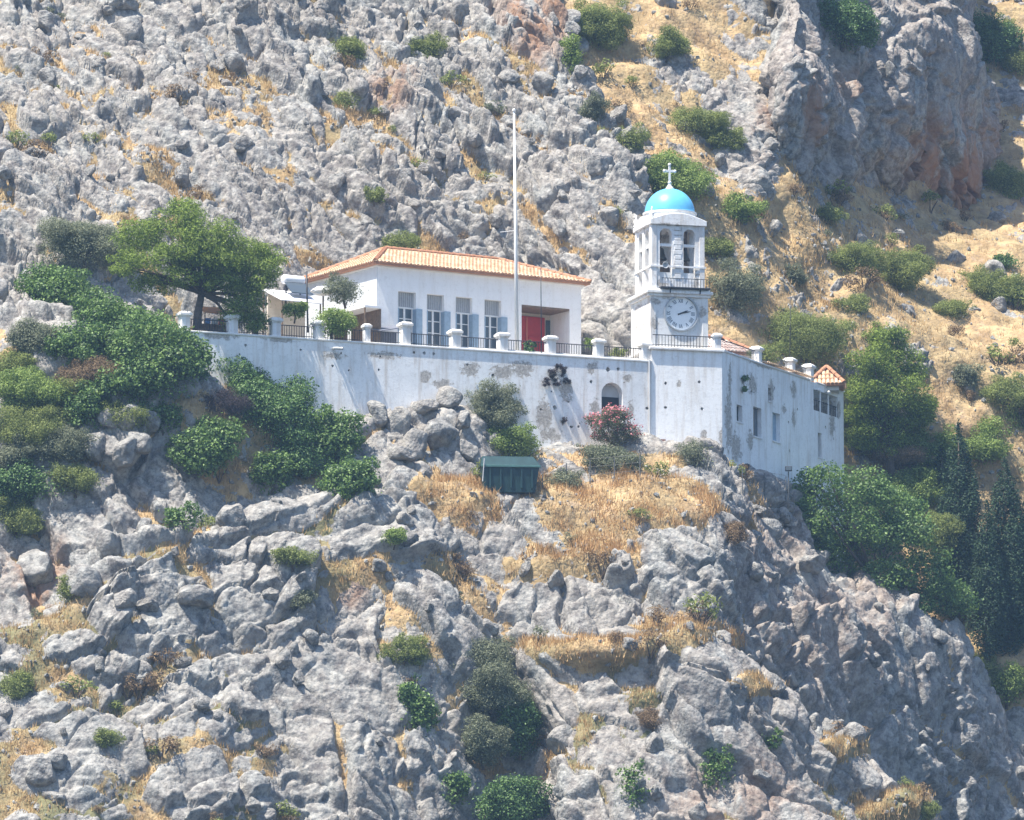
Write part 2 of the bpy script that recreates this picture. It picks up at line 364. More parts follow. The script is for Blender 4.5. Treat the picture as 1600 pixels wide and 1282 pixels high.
# knoll that carries the monastery, with its right-hand cliff
K = [[(-230, 1520, -27), (-230, 1300, -24), (-230, 1130, -21), (-230, 980, -18.5), (-230, 860, -16.5), (-230, 780, -15), (-230, 560, -10), (-230, 470, -4)],
     [(-60, 1520, -26), (-60, 1300, -23), (-60, 1130, -20), (-60, 980, -17.5), (-60, 860, -15.5), (-60, 780, -14), (-60, 570, -10), (-60, 480, -4)],
     [(200, 1520, -25), (200, 1300, -22), (200, 1130, -19), (200, 980, -17), (200, 860, -15), (200, 780, -14), (215, 600, -11.9), (215, 545, -8)],
     [(450, 1520, -24), (450, 1300, -21), (450, 1130, -18), (450, 980, -15.2), (450, 860, -12.6), (450, 780, -11), (450, 665, -8.9), (450, 690, -5)],
     [(640, 1520, -22), (640, 1300, -19), (640, 1130, -16.5), (640, 980, -14), (640, 860, -11), (650, 770, -8.8), (655, 648, -5.9), (655, 680, -3)],
     [(715, 1520, -20), (715, 1300, -17), (715, 1130, -15), (710, 980, -13.2), (715, 865, -10.5), (715, 780, -8.2), (715, 645, -5.0), (715, 680, -2)],
     [(790, 1520, -18), (790, 1300, -15), (790, 1130, -13), (780, 980, -12), (790, 870, -9.8), (790, 795, -7.5), (790, 705, -3.9), (790, 730, -1)],
     [(900, 1520, -19), (900, 1300, -16.5), (900, 1130, -14), (900, 980, -11.5), (900, 870, -9), (900, 790, -6.5), (900, 705, -2.3), (900, 730, 0)],
     [(1080, 1520, -17), (1080, 1300, -14), (1080, 1130, -11.5), (1080, 980, -9.5), (1080, 870, -7.5), (1080, 790, -5), (1080, 728, -.6), (1080, 750, 2)],
     [(1230, 1520, -9), (1230, 1300, -7), (1220, 1130, -5.2), (1200, 980, -3.8), (1175, 870, -2.6), (1162, 805, -1), (1165, 748, 2.4), (1165, 770, 5)],
     [(1420, 1520, 4), (1410, 1300, 4), (1390, 1130, 4), (1350, 990, 4), (1256, 885, 4.2), (1212, 825, 4.4), (1222, 766, 6.2), (1222, 788, 9)],
     [(1640, 1520, 13), (1600, 1300, 12.5), (1562, 1130, 11.8), (1503, 1012, 11), (1325, 918, 8.8), (1256, 838, 8.6), (1258, 772, 9.4), (1258, 790, 12)],
     [(1580, 1520, 19), (1550, 1300, 19), (1515, 1130, 19), (1465, 1012, 19), (1290, 918, 18), (1230, 838, 18), (1240, 775, 18), (1240, 795, 18)]]
GK = [(760, 790, 140, 45, .92), (940, 800, 150, 60, .86), (1060, 790, 90, 40, .78), (960, 880, 160, 40, .62), (1000, 1000, 160, 35, .8), (640, 900, 90, 50, .55), (1100, 930, 50, 60, .5), (1330, 1010, 150, 130, -.2), (1230, 900, 60, 70, -.1), (1200, 1130, 110, 80, .1), (80, 700, 140, 90, .45), (700, 650, 100, 50, .3), (1000, 735, 110, 18, .7), (320, 640, 60, 40, .6)]
knoll = sheet('rocky_knoll', K, .085, .40, GK, .9, (R(-50), 1.5), .12, [(1290, 960, 160, 160, .32), (1190, 860, 60, 80, .3), (60, 900, 60, 60, .8)], .25, 1.7, 400, (), .45, (.9, .6, .2, .06))
# rounded slab in the left foreground
def spur(name, E, low, res, grass, blobs, amp, seed, rust, rblobs, ledge, big):
    ctrl = []
    for x, y, Y, *sh in E:
        b = 1540; low = (sh[0], low[1]) if sh else (30 if name == 'rock_spur' else 0, low[1])
        c = [(x + low[0], b, Y - low[1])]
        for f, d in ((.75, .72), (.5, .46), (.25, .2), (.08, .06)): c.append((x + low[0] * f, y + (b - y) * f, Y - low[1] * d))
        c += [(x, y, Y), (x + 5, y - ledge[0], Y + ledge[1]), (x + 5, y - ledge[0] + 45, Y + ledge[1] + 3)]
        ctrl.append(c)
    return sheet(name, ctrl, res, grass, blobs, amp, (R(28), 2.0) if name == 'rock_slab' else (R(-40), 1.8), rust, rblobs, .9, big, seed, (), .45, (1.15, .6, .15, .05))
E3 = [(-230, 1090, -22), (-80, 1060, -21), (10, 1015, -20), (130, 935, -18.5), (210, 880, -17), (310, 840, -15.8), (470, 805, -13.4), (590, 795, -11.8), (660, 830, -11.2), (720, 960, -10.5), (740, 1080, -9), (700, 1200, -7)]
slab = spur('rock_slab', E3, (0, 12), .08, .49, [(450, 870, 100, 25, .6), (300, 930, 120, 25, .55), (560, 1090, 90, 25, .6), (120, 1000, 80, 25, .55), (500, 1190, 40, 30, .5), (330, 1080, 120, 30, .45), (690, 900, 30, 40, .7)], .85, 500, .09, [(550, 930, 30, 30, .6)], (12, 1.5), 1.85)
E2 = [(795, 1110, -5, 150), (800, 1060, -9.5, 130), (835, 1026, -13.6, 110), (890, 1018, -14.8, 60), (950, 1015, -15), (1080, 1035, -14.2), (1180, 1095, -13.2), (1265, 1150, -12), (1360, 1225, -10.5), (1440, 1300, -9), (1530, 1420, -7)]
spur2 = spur('rock_spur', E2, (30, 9), .085, .32, [(980, 1020, 170, 22, 1.0), (1180, 1090, 70, 20, .95), (1300, 1180, 60, 22, .95), (1400, 1270, 60, 25, .9), (1090, 1090, 110, 18, .75), (1000, 1150, 40, 25, .55)], .8, 600, .15, [(1150, 1250, 120, 70, .45)], (24, 3.2), 1.8)
for n_, l_ in (('grass_slope', 'golden dry grass slope rising behind the clock tower'), ('hillside', 'grey limestone boulder hillside behind the house'), ('cliff', 'steep blue-grey cliff with rusty streaks, upper right'), ('rocky_knoll', 'rocky knoll the white wall stands on'), ('rock_slab', 'rounded grey rock slab in the lower left foreground'), ('rock_spur', 'grassy-topped rock spur in the lower right foreground')):
    bpy.data.objects[n_]['label'] = l_

bpy.context.view_layer.update()
DG = bpy.context.evaluated_depsgraph_get()
def hit(px, py):
    """where the line of sight through a photo pixel meets the ground"""
    d = Vector(FWD * FPX + RGT * (px - 800) + UPV * (641 - py)).normalized()
    ok, loc, nor, _, ob, _ = S.ray_cast(DG, Vector(CAMP), d)
    return (loc, nor, ob) if ok else (None, None, None)
# ------------------------------------------------------------------ monastery: frames
TA, WA, RA, HA = R(16), R(24), R(65), R(32)        # plan directions of tower front, long wall, right wall, house front
T0 = at(1018, 542, 0.0); ZL = T0.z                  # tower ledge, front left corner
WH = 6.6                                            # wall height below the coping at the tower
def local(root, p):                                 # world point -> local of a z-rotated empty
    d = Vector(p) - Vector(root.location); c, s_ = math.cos(-root.rotation_euler.z), math.sin(-root.rotation_euler.z)
    return Vector((d.x * c - d.y * s_, d.x * s_ + d.y * c, d.z))
def on_face(root, px, py, yloc=0.0):
    """local coordinates of the point of the root's plane y = yloc seen at a photo pixel"""
    o = local(root, CAMP); d0 = Vector(FWD * FPX + RGT * (px - 800) + UPV * (641 - py))
    c, s_ = math.cos(-root.rotation_euler.z), math.sin(-root.rotation_euler.z); d = Vector((d0.x * c - d0.y * s_, d0.x * s_ + d0.y * c, d0.z))
    return o + d * ((yloc - o.y) / d.y)
def arch_poly(x0, x1, z0, ztop, n=10):
    r = (x1 - x0) / 2; zc = ztop - r
    return [(x0, z0), (x1, z0)] + [((x0 + x1) / 2 + r * math.cos(math.pi * k / n), zc + r * math.sin(math.pi * k / n)) for k in range(n + 1)]
def hole_poly(x, z, r, seed):
    rr = random.Random(seed); return [(x + r * rr.uniform(.7, 1.15) * math.cos(2 * math.pi * k / 7), z + r * rr.uniform(.7, 1.15) * math.sin(2 * math.pi * k / 7)) for k in range(7)]
BAL = MB().box(-.011, .011, -.011, .011, 0, .58).mesh('baluster'); BAL.materials.append(M['iron'])
def railing(parent, x0, x1, y, z0, z1, sp=.125, foot0=0.0):
    """iron railing: top and bottom rail with separate bars; z may change along x"""
    root = empty('railing'); root.parent = parent; root.location = (x0, y, z0)
    L = x1 - x0; dz = z1 - z0
    for nm, h, r in (('top_rail', .60 + foot0, .024), ('bottom_rail', .12 + foot0, .018)):
        MB().tube([(0, 0, h), (L, 0, dz + h)], r, 6).build(nm, M['iron'], root)
    n = max(2, int(L / sp))
    for k in range(1, n):
        b = link('baluster', BAL, None, root); b.location = (L * k / n, 0, foot0 + dz * k / n)
    return root
def pillar(parent, x, y, z, h=1.15, w=.42, mat=None):
    p = MB().box(-w / 2, w / 2, -w / 2, w / 2, 0, h).build('pillar', mat or M['pillar'], parent, .015); p.location = (x, y, z)
    c = MB().box(-w * .58, w * .58, -w * .58, w * .58, h, h + .07).box(-w * .72, w * .72, -w * .72, w * .72, h + .07, h + .19).box(-w * .66, w * .66, -w * .66, w * .66, h + .19, h + .27, .08)
    c.build('cap', mat or M['pillar'], p, .012); return p
M['pillar'] = plaster('pillar whitewash', [], (.80, .79, .77), .3)

# ------------------------------------------------------------------ long retaining wall, left of the tower
wall = empty('retaining_wall', (T0.x, T0.y, ZL), WA, 'long weathered whitewashed retaining wall left of the clock tower, with pillars and iron railings', 'wall')
def wp(px, py): p = on_face(wall, px, py); return p.x, p.z
xl = wp(272, 515)[0]
ztop = lambda x: -.55 + (-.012) * x * 0          # coping line level
zc = wp(1005, 566)[1]
def patch(lst, f): return [(*f(x, y), rx, rz) for x, y, rx, rz in lst]
M['longwall'] = plaster('flaked whitewash of long wall', patch([(815, 576, 1.1, .75), (785, 582, 1.0, .6), (735, 578, .8, .6), (690, 600, .9, .35), (850, 650, .7, 1.3), (885, 610, .6, .9), (925, 575, .5, .5), (600, 556, 1.5, .3), (520, 556, 1.0, .3), (665, 590, .5, .5), (860, 680, 1.0, .6), (980, 590, .4, .4), (640, 650, .9, .4), (340, 525, 1.4, .3), (440, 530, 1.4, .3), (930, 640, .4, .8), (985, 640, .4, .7)], wp), (.88, .875, .865), .42)
mw = MB(); zb = -WH - .8
mw.prism([(xl, zb), (0.0, zb), (0.0, zc), (xl, zc)], 0, .65)
wb = mw.build('wall', M['longwall'], wall)
cut = MB(); 
for i, (hx, hy, hr) in enumerate([(322, 537, .09), (384, 540, .09), (470, 547, .07), (533, 552, .06), (520, 572, .08), (545, 579, .06), (592, 578, .07), (594, 557, .06), (647, 551, .08), (663, 552, .09), (678, 553, .08), (770, 587, .1), (888, 628, .06), (862, 612, .06), (880, 660, .12), (893, 667, .09), (904, 667, .09), (906, 662, .05), (867, 637, .13), (950, 578, .13), (966, 577, .09), (924, 597, .1), (1011, 638, .09), (845, 640, .07), (730, 570, .06), (975, 598, .05), (925, 655, .06)]):
    x, z = wp(hx, hy); cut.prism(hole_poly(x, z, hr, i), -.2, .28)
x0, z0 = wp(940, 660); x1, _ = wp(973, 660); _, z1 = wp(955, 598)
cut.prism(arch_poly(x0, x1, z0, z1), -.2, .5)
bpy.context.view_layer.update(); carve(wb, cut)
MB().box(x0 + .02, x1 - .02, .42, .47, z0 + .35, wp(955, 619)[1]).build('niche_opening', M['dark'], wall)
MB().box(x0 + .02, x1 - .02, .44, .49, wp(955, 619)[1] + .002, z1 - .1).build('niche_back', M['greyplaster'], wall)  # grey panel, the niche's upper shade put into its colour
MB().prism([(xl - .05, zc + .001), (.0, zc + .001), (.0, zc + .10), (xl - .05, zc + .10)], -.06, .70).build('coping', M['pillar'], wall, .02)
PIL = [288, 363, 430, 498, 573, 633, 711, 785, 860, 935, 1008]
xs = []
for k, p in enumerate(PIL):
    x = on_face(wall, p, 530, .3).x; xs.append(x)
    pillar(wall, x, .32, zc + .10, .66 if p != 633 else .86, .44 if p not in (573,) else .3, M['oldplaster'] if p < 600 else None)
for a, b in zip(xs[:-1], xs[1:]):
    railing(wall, a + .23, b - .23, .34, zc + .10, zc + .10)
    if b > xs[6]: MB().box(a + .22, b - .22, .22, .46, zc + .1005, zc + .20).build('plinth', M['pillar'], wall, .01)
# rust-stained water spout, drain pipe
x, z = wp(520, 545)
MB().tube([(x, .05, z), (x, -.35, z - .03), (x + .28, -.62, z - .07)], .075, 8).build('water_spout', M['greyplaster'], wall)
MB().tube([(-.14, -.06, zc + .1), (-.14, -.06, zb + 1.2)], .055, 8).build('drain_pipe', M['greyplaster'], wall)

# ------------------------------------------------------------------ clock tower
tw = empty('clock_tower', (T0.x, T0.y, ZL), TA, 'whitewashed clock tower with open belfry and sky blue dome topped by a cross', 'tower')
def tp(px, py, y=0.0): p = on_face(tw, px, py, y); return p.x, p.z
BW = tp(1128, 546)[0]
M['towerwall'] = plaster('flaked whitewash of tower base', patch([(1140, 640, .5, 2.2), (1133, 690, .6, 1.3), (1100, 680, .3, .5), (1060, 600, .2, .3)], tp), (.89, .885, .875), .3)
MB_ = MB().box(-.02, BW, .0, 4.0, -WH - 1.2, -.14)
tb = MB_.build('tower_base', M['towerwall'], tw)
cut = MB()
for i, (hx, hy) in enumerate([(1040, 599), (1093, 597), (1040, 637), (1097, 639), (1075, 720), (1036, 560)][:5]):
    x, z = tp(hx, hy); cut.prism(hole_poly(x, z, .085, 50 + i), -.2, .3)
bpy.context.view_layer.update(); carve(tb, cut)
MB().box(-.14, BW + .12, -.14, 4.1, -.139, -.0).build('ledge', M['oldplaster'], tw, .03)
railing(tw, .05, BW - .5, -.02, 0, 0, .16)
pillar(tw, BW - .22, .15, 0, .55, .34, M['oldplaster'])
# clock stage
CX0, CX1, CY0, CY1 = .02, 2.98, .28, 3.3
zk = tp(1065, 461, CY0)[1]
M['clockwall'] = plaster('stained whitewash of clock stage', [(.25, 1.2, .35, .5), (.3, 2.3, .5, .25), (2.7, 1.9, .3, .6), (1.5, 2.45, 1.4, .12)], (.78, .78, .77), .5)
cs = MB().box(CX0, CX1, CY0, CY1, .001, zk).build('clock_stage', M['clockwall'], tw)
ckx, ckz = tp(1064, 490, CY0); CR = .84
cut = MB().prism([(ckx + CR * math.cos(2 * math.pi * k / 40), ckz + CR * math.sin(2 * math.pi * k / 40)) for k in range(40)], CY0 - .3, CY0 + .16)
bpy.context.view_layer.update(); carve(cs, cut)
for a, b in ((CX0 - .002, .30), (CX1 - .30, CX1 + .002)):
    MB().box(a, b, CY0 - .05, CY0 + .25, .002, zk - .12).build('corner_pilaster', M['clockwall'], tw, .012)
MB().box(CX0 - .05, CX0 + .25, CY1 - .32, CY1 + .03, .002, zk - .12).build('corner_pilaster', M['clockwall'], tw, .012)
MB().box(CX0 - .12, CX1 + .12, CY0 - .12, CY1 + .12, zk - .119, zk + .02).box(CX0 - .22, CX1 + .22, CY0 - .22, CY1 + .22, zk + .021, zk + .17).box(CX0 - .1, CX1 + .1, CY0 - .1, CY1 + .1, zk + .171, zk + .26).build('cornice', M['clockwall'], tw, .02)
# dial with roman numerals and hands
def disc(r, n=48): return [(r * math.cos(2 * math.pi * k / n), r * math.sin(2 * math.pi * k / n)) for k in range(n)]
dial = MB().prism(disc(CR - .02), 0, .04).build('clock_dial', plain('dial enamel', (.93, .93, .92), .4, .05, 2), tw); dial.location = (ckx, CY0 + .05, ckz)
rim = MB(); n = 48
for k in range(n):
    t0, t1 = 2 * math.pi * k / n, 2 * math.pi * (k + 1) / n
    vs = [(r * math.cos(t), y, r * math.sin(t)) for t in (t0, t1) for r in (CR - .005, CR + .05) for y in (-.145, .03)]
    rim.add(vs, [(0, 1, 5, 4), (2, 6, 7, 3), (0, 4, 6, 2), (1, 3, 7, 5)])
rim.build('rim', plain('rim paint', (.36, .39, .42), .6), dial)
NUM = {1: 'I', 2: 'II', 3: 'III', 4: 'IIII', 5: 'V', 6: 'VI', 7: 'VII', 8: 'VIII', 9: 'IX', 10: 'X', 11: 'XI', 12: 'XII'}
numat = plain('numeral paint', (.26, .29, .33), .6)
for h, sx in NUM.items():
    mb = MB(); hh = .095; adv = {'I': .062, 'V': .115, 'X': .125}; W = sum(adv[c] for c in sx); u = -W / 2
    def stroke(a, b, w): 
        d = Vector((b[0] - a[0], b[1] - a[1])).normalized(); nx, nz = -d.y * w / 2, d.x * w / 2
        mb.prism([(a[0] - nx, a[1] - nz), (b[0] - nx, b[1] - nz), (b[0] + nx, b[1] + nz), (a[0] + nx, a[1] + nz)], -.012, -.001)
    for c in sx:
        m_ = u + adv[c] / 2
        if c == 'I': stroke((m_, -hh), (m_, hh), .036)
        elif c == 'V': stroke((u + .012, hh), (m_, -hh), .038); stroke((m_ + .004, -hh), (u + adv[c] - .012, hh), .022)
        else: stroke((u + .012, hh), (u + adv[c] - .012, -hh), .038); stroke((u + .012, -hh), (u + adv[c] - .012, hh), .022)
        u += adv[c]
    a = R(30 * h); o = mb.build('numeral', numat, dial); o.location = (.63 * math.sin(a), 0, .63 * math.cos(a)); o.rotation_euler = (0, a, 0)
for nm, ang, L, w in (('minute_hand', 77, .56, .05), ('hour_hand', 67, .42, .07)):
    a = R(ang); o = MB().prism([(-w / 2, -.16), (w / 2, -.16), (w * .5, L * .7), (0, L), (-w * .5, L * .7)], -.03 if nm[0] == 'm' else -.022, -.024 if nm[0] == 'm' else -.014).build(nm, M['iron'], dial)
    o.rotation_euler = (0, a, 0)
# belfry: piers between arched openings on every side
zb0 = zk + .26; zt = tp(1062, 345, CY0)[1]
BX0, BX1, BY0, BY1 = .16, 2.86, .44, 3.14
M['belfry'] = plaster('flaking whitewash of belfry', [(.7, zb0 + .4, .5, .6), (2.4, zb0 + .5, .4, .8), (1.5, zt - .5, .3, .5), (.8, zt - .2, .6, .12)], (.78, .78, .78), .45)
bf = MB().box(BX0, BX1, BY0, BY1, zb0 + .001, zt).build('belfry', M['belfry'], tw)
o0, o1 = tp(1031, 400, BY0)[0], tp(1050, 400, BY0)[0]; o2, o3 = tp(1068, 400, BY0)[0], tp(1086, 400, BY0)[0]
za, zs = tp(1040, 357, BY0)[1], zb0 + .32
cut = MB()
cut.box(BX0 + .42, BX1 - .42, BY0 + .42, BY1 - .42, zb0 + .3, zt - .35)
bpy.context.view_layer.update(); carve(bf, cut)
for x0, x1 in ((o0, o1), (o2, o3)):
    carve(bf, MB().prism(arch_poly(x0, x1, zs, za), BY0 - .3, BY1 + .3))
w_ = (BY1 - BY0)
for y0, y1 in ((BY0 + .5, BY0 + .5 + .62), (BY1 - .5 - .62, BY1 - .5)):
    carve(bf, MB().prism(arch_poly(y0, y1, zs, za), BX0 - .3, BX1 + .3, 'x'))
zm = tp(1040, 383, BY0)[1]
for x0, x1 in ((o0, o1), (o2, o3)):
    MB().box(x0 - .02, x1 + .02, BY0 + .06, BY0 + .2, zm - .06, zm + .08).build('tie_beam', M['white'], tw)
    MB().box(x0 + .0, x1 - .0, BY0 + .10, BY0 + .16, zs + .001, zs + .55).build('parapet_panel', M['oldplaster'], tw)
for y0 in (BY0 + .5, BY1 - 1.12): MB().box(BX0 + .06, BX0 + .2, y0 - .02, y0 + .64, zm - .06, zm + .06).build('tie_beam', M['white'], tw)
MB().box(BX0 + .6, BX1 - .6, BY0 + .75, BY1 - .6, zb0 + .31, zm - .75).build('belfry_filler', M['wood'], tw, .02)  # added brown core and posts, darken the view through the belfry arches
for x in (BX0 + .62, BX1 - .74): MB().box(x, x + .12, BY0 + .8, BY0 + .92, zm - .749, zt - .36).build('belfry_filler', M['wood'], tw)
q = MB()
for k in range(12):                                 # projecting quoins on the middle pier
    z = zs + .25 + k * .24; q.box((o1 + o2) / 2 - (.21 if k % 2 else .16), (o1 + o2) / 2 + (.21 if k % 2 else .16), BY0 - .028, BY0 + .05, z, z + .19)
q.build('quoins', M['oldplaster'], tw, .008)
for x in (BX0 + .12, BX1 - .12):
    MB().box(x - .13, x + .13, BY0 - .04, BY0 + .1, zb0 + .002, zt - .22).build('corner_pilaster', M['belfry'], tw, .01)
for y in (BY0 + .14, (BY0 + BY1) / 2, BY1 - .14):
    MB().box(BX0 - .04, BX0 + .1, y - .13, y + .13, zb0 + .002, zt - .22).build('corner_pilaster', M['belfry'], tw, .01)
zmm = zb0 + 1.1
MB().box(BX0 - .075, BX1 + .075, BY0 - .075, BY0 - .03, zmm, zmm + .09).box(BX0 - .075, BX0 - .03, BY0 - .03, BY1, zmm, zmm + .09).build('string_course', M['oldplaster'], tw)
# curved gables on all four sides, corner finials
def gable(u0, u1, z0, rise): 
    n = 16; return [(u0, z0 - .22), (u1, z0 - .22), (u1, z0 + .02)] + [(u1 - (u1 - u0) * (k / n), z0 + .02 + rise * math.sin(math.pi * k / n) ** 1.0) for k in range(1, n)] + [(u0, z0 + .02)]
for y0, y1 in ((BY0 - .14, BY0 + .3), (BY1 - .3, BY1 + .14)): MB().prism(gable(BX0 - .10, BX1 + .10, zt, .36), y0, y1).build('gable', M['belfry'], tw, .02)
for x0, x1 in ((BX0 - .145, BX0 + .3), (BX1 - .3, BX1 + .145)): MB().prism(gable(BY0 + .301, BY1 - .301, zt, .34), x0, x1, 'x').build('gable', M['belfry'], tw, .02)
MB().box(BX0 + .301, BX1 - .301, BY0 + .301, BY1 - .301, zt - .2, zt + .06).build('roof_slab', M['oldplaster'], tw)
for x, y in ((BX0, BY0), (BX0, BY1), (BX1, BY1)):
    f = MB().lathe([(.13, 0), (.16, .08), (.08, .16), (.14, .27), (.12, .36), (.035, .44), (.05, .52), (.02, .66)], 10, (0, 0)).build('finial', M['white'], tw, 0, True); f.location = (x + (.02 if x < 1 else -.02), y + (.02 if y < 1 else -.02), zt + .02)
cx, cy = (BX0 + BX1) / 2, (BY0 + BY1) / 2
zd = tp(1045, 335, cy)[1]; RD = 1.24
MB().lathe([(RD + .05, zt + .061), (RD + .05, zd - .05), (RD + .1, zd - .05), (RD + .1, zd + .03), (RD - .1, zd + .03)], 40, (cx, cy)).build('drum', M['oldplaster'], tw)
MB().lathe([(RD * math.cos(R(a)) + .002, zd + .031 + RD * math.sin(R(a))) for a in list(range(0, 88, 4)) + [88]], 48, (cx, cy)).build('dome', M['dome'], tw, 0, True)
zc0 = zd + RD
ped = MB().lathe([(.22, zc0 - .06), (.2, zc0 + .06), (.09, zc0 + .2), (.07, zc0 + .3), (.11, zc0 + .34), (.06, zc0 + .4)], 12, (cx, cy)).build('cross_base', M['white'], tw, 0, True)
cr = MB().box(cx - .05, cx + .05, cy - .045, cy + .045, zc0 + .38, zc0 + 1.22).box(cx - .26, cx - .0502, cy - .045, cy + .045, zc0 + .86, zc0 + .97).box(cx + .0502, cx + .26, cy - .045, cy + .045, zc0 + .86, zc0 + .97)
for dx, dz in ((-.27, .915), (.27, .915), (0, 1.24)): cr.lathe([(.02, zc0 + dz - .085), (.085, zc0 + dz - .03), (.085, zc0 + dz + .03), (.02, zc0 + dz + .085)], 8, (cx + dx, cy))
cr.build('cross', M['oldplaster'], tw, .008)
# iron balcony in front of the belfry, bells, loudspeaker
bx0, bx1 = tp(1030, 448, CY0)[0], tp(1107, 448, CY0)[0]; zbal = tp(1065, 449, CY0 - .3)[1]
MB().box(bx0, bx1, CY0 - .34, BY0 - .05, zbal - .06, zbal).build('balcony_floor', M['iron'], tw)
for x in np.linspace(bx0 + .05, bx1 - .05, 17): MB().box(x - .01, x + .01, CY0 - .335, CY0 - .315, zbal + .001, zbal + .40).build('baluster', M['iron'], tw)
MB().box(bx0, bx1, CY0 - .34, CY0 - .31, zbal + .401, zbal + .43).build('balcony_rail', M['iron'], tw)
for x in (bx0 + .5, bx1 - .5): MB().prism([(CY0 - .3, zbal - .061), (CY0 - .22, zbal - .061), (CY0 - .22, zbal - .3)], x - .03, x + .03, 'x').build('bracket', M['iron'], tw)
for x in ((o0 + o1) / 2, (o2 + o3) / 2):
    b = empty('bell', (x, cy - .5, zm - .05), label='dark bronze bell hanging in the %s belfry arch' % ('left' if x < cx else 'right'), cat='bell'); 
    w_ = tw.matrix_world @ Vector((x, cy - .5, zm)); b.location = w_
    MB().lathe([(.30, -.62), (.31, -.58), (.23, -.45), (.18, -.25), (.15, -.08), (.05, 0)], 16).build('bell_body', M['bronze'], b, 0, True)
    MB().tube([(0, 0, 0), (0, 0, .5)], .025, 6).build('hanger', M['iron'], b)
    MB().tube([(0, 0, -.3), (0, 0, -.68)], [.015, .045], 6).build('clapper', M['iron'], b)
sx_, sz_ = tp(1037, 416, BY0); w_ = tw.matrix_world @ Vector((sx_, BY0 - .05, sz_))
hs = empty('horn_loudspeaker', w_, TA, 'small round grey horn loudspeaker mounted in the left belfry opening', 'loudspeaker')
o = MB().lathe([(.05, .0), (.06, .1), (.10, .2), (.165, .28), (.15, .28), (.08, .18), (.02, .12)], 18).build('horn', M['greyplaster'], hs, 0, True); o.rotation_euler = (R(90), 0, 0)
o = MB().box(-.03, .03, .0, .2, -.1, -.04).build('bracket', M['iron'], hs)

# ------------------------------------------------------------------ right-hand wall of the range
bpy.context.view_layer.update()
c1 = tw.matrix_world @ Vector((BW, 0.02, 0))
rw = empty('monastery_range', (c1.x, c1.y, ZL), RA, 'tall whitewashed monastery wall with small windows receding right of the clock tower', 'building')
def rp(px, py, y=0.0): p = on_face(rw, px, py, y); return p.x, p.z
LR = rp(1318, 600)[0]; zr = rp(1150, 557)[1]
M['rangewall'] = plaster('flaked whitewash of range', patch([(1138, 660, .7, 2.6), (1150, 700, 1.2, 1.2), (1175, 600, 1.0, .9), (1172, 690, .7, .9), (1205, 610, .6, 1.0), (1240, 610, .6, .7), (1240, 655, .4, .8), (1300, 660, .6, 1.4), (1190, 570, 2.5, .25), (1140, 600, .4, 1.6), (1310, 640, .5, .8), (1225, 640, .5, .4)], rp), (.88, .88, .875), .36)
rb = MB().box(0, LR, 0, 5.5, -WH - 2.2, zr).build('wall', M['rangewall'], rw)
cut = MB(); WIN = []
for a, b, c, d in ((1151, 1160, 632, 661), (1177, 1190, 635, 685), (1207, 1219, 644, 692), (1278, 1284, 676, 716), (1200, 1205, 606, 628)):
    x0, z1 = rp(a, c); x1, z0 = rp(b, d); WIN.append((x0, x1, z0, z1)); cut.box(x0, x1, -.3, .32, z0, z1)
for i, (hx, hy) in enumerate([(1210, 607), (1232, 660), (1234, 705), (1246, 640), (1174, 612), (1290, 668), (1160, 612)]):
    x, z = rp(hx, hy); cut.prism(hole_poly(x, z, .1, 80 + i), -.2, .3)
bx0, bz1 = rp(1271, 606); bx1, bz0 = rp(1309, 640)
zbt = zr - .35; zbo = zbt - 1.05
cut.box(bx0, bx1, -.3, 1.6, zbo, zbt)
bpy.context.view_layer.update(); carve(rb, cut)
for k, (x0, x1, z0, z1) in enumerate(WIN):
    w = MB().box(x0 + .003, x1 - .003, .22, .25, z0 + .003, z1 - .003).build('window', M['shutter'] if k == 2 else M['dark'] if k in (0, 4) else M['glass'], rw)
    MB().box(x0 - .05, x1 + .05, -.05, .1, z0 - .07, z0 - .003).build('sill', M['oldplaster'], w)
    if k in (1, 3):
        MB().box((x0 + x1) / 2 - .025, (x0 + x1) / 2 + .025, .19, .218, z0 + .005, z1 - .005).build('frame', M['wood'], w)
MB().box(.0, bx0 - .5, -.06, .55, zr + .001, zr + .1).build('coping', M['pillar'], rw, .02)
for k, f in enumerate((0, .33, .66, 1.0)):
    MB().tube([(bx0 + (bx1 - bx0) * f, .08, zbo), (bx0 + (bx1 - bx0) * f, .08, zbt)], .05 if k in (1, 2) else .02, 8).build('balcony_post', M['white'], rw)
MB().tube([(bx0, .08, zbo + .55), (bx1, .08, zbo + .55)], .025, 6).build('balcony_rail', M['iron'], rw)
for k in range(14): b = link('baluster', BAL, None, rw); b.location = (bx0 + .1 + k * (bx1 - bx0 - .2) / 13, .08, zbo)
rxs = [rp(p, 560, .3)[0] for p in (1182, 1234, 1263)]
for x in rxs: pillar(rw, x, .28, zr + .1, .58, .40)
railing(rw, .35, rxs[0] - .25, .3, zr + .1, zr + .1); railing(rw, rxs[0] + .25, rxs[1] - .25, .3, zr + .1, zr + .1); railing(rw, rxs[1] + .25, rxs[2] - .25, .3, zr + .1, zr + .1)

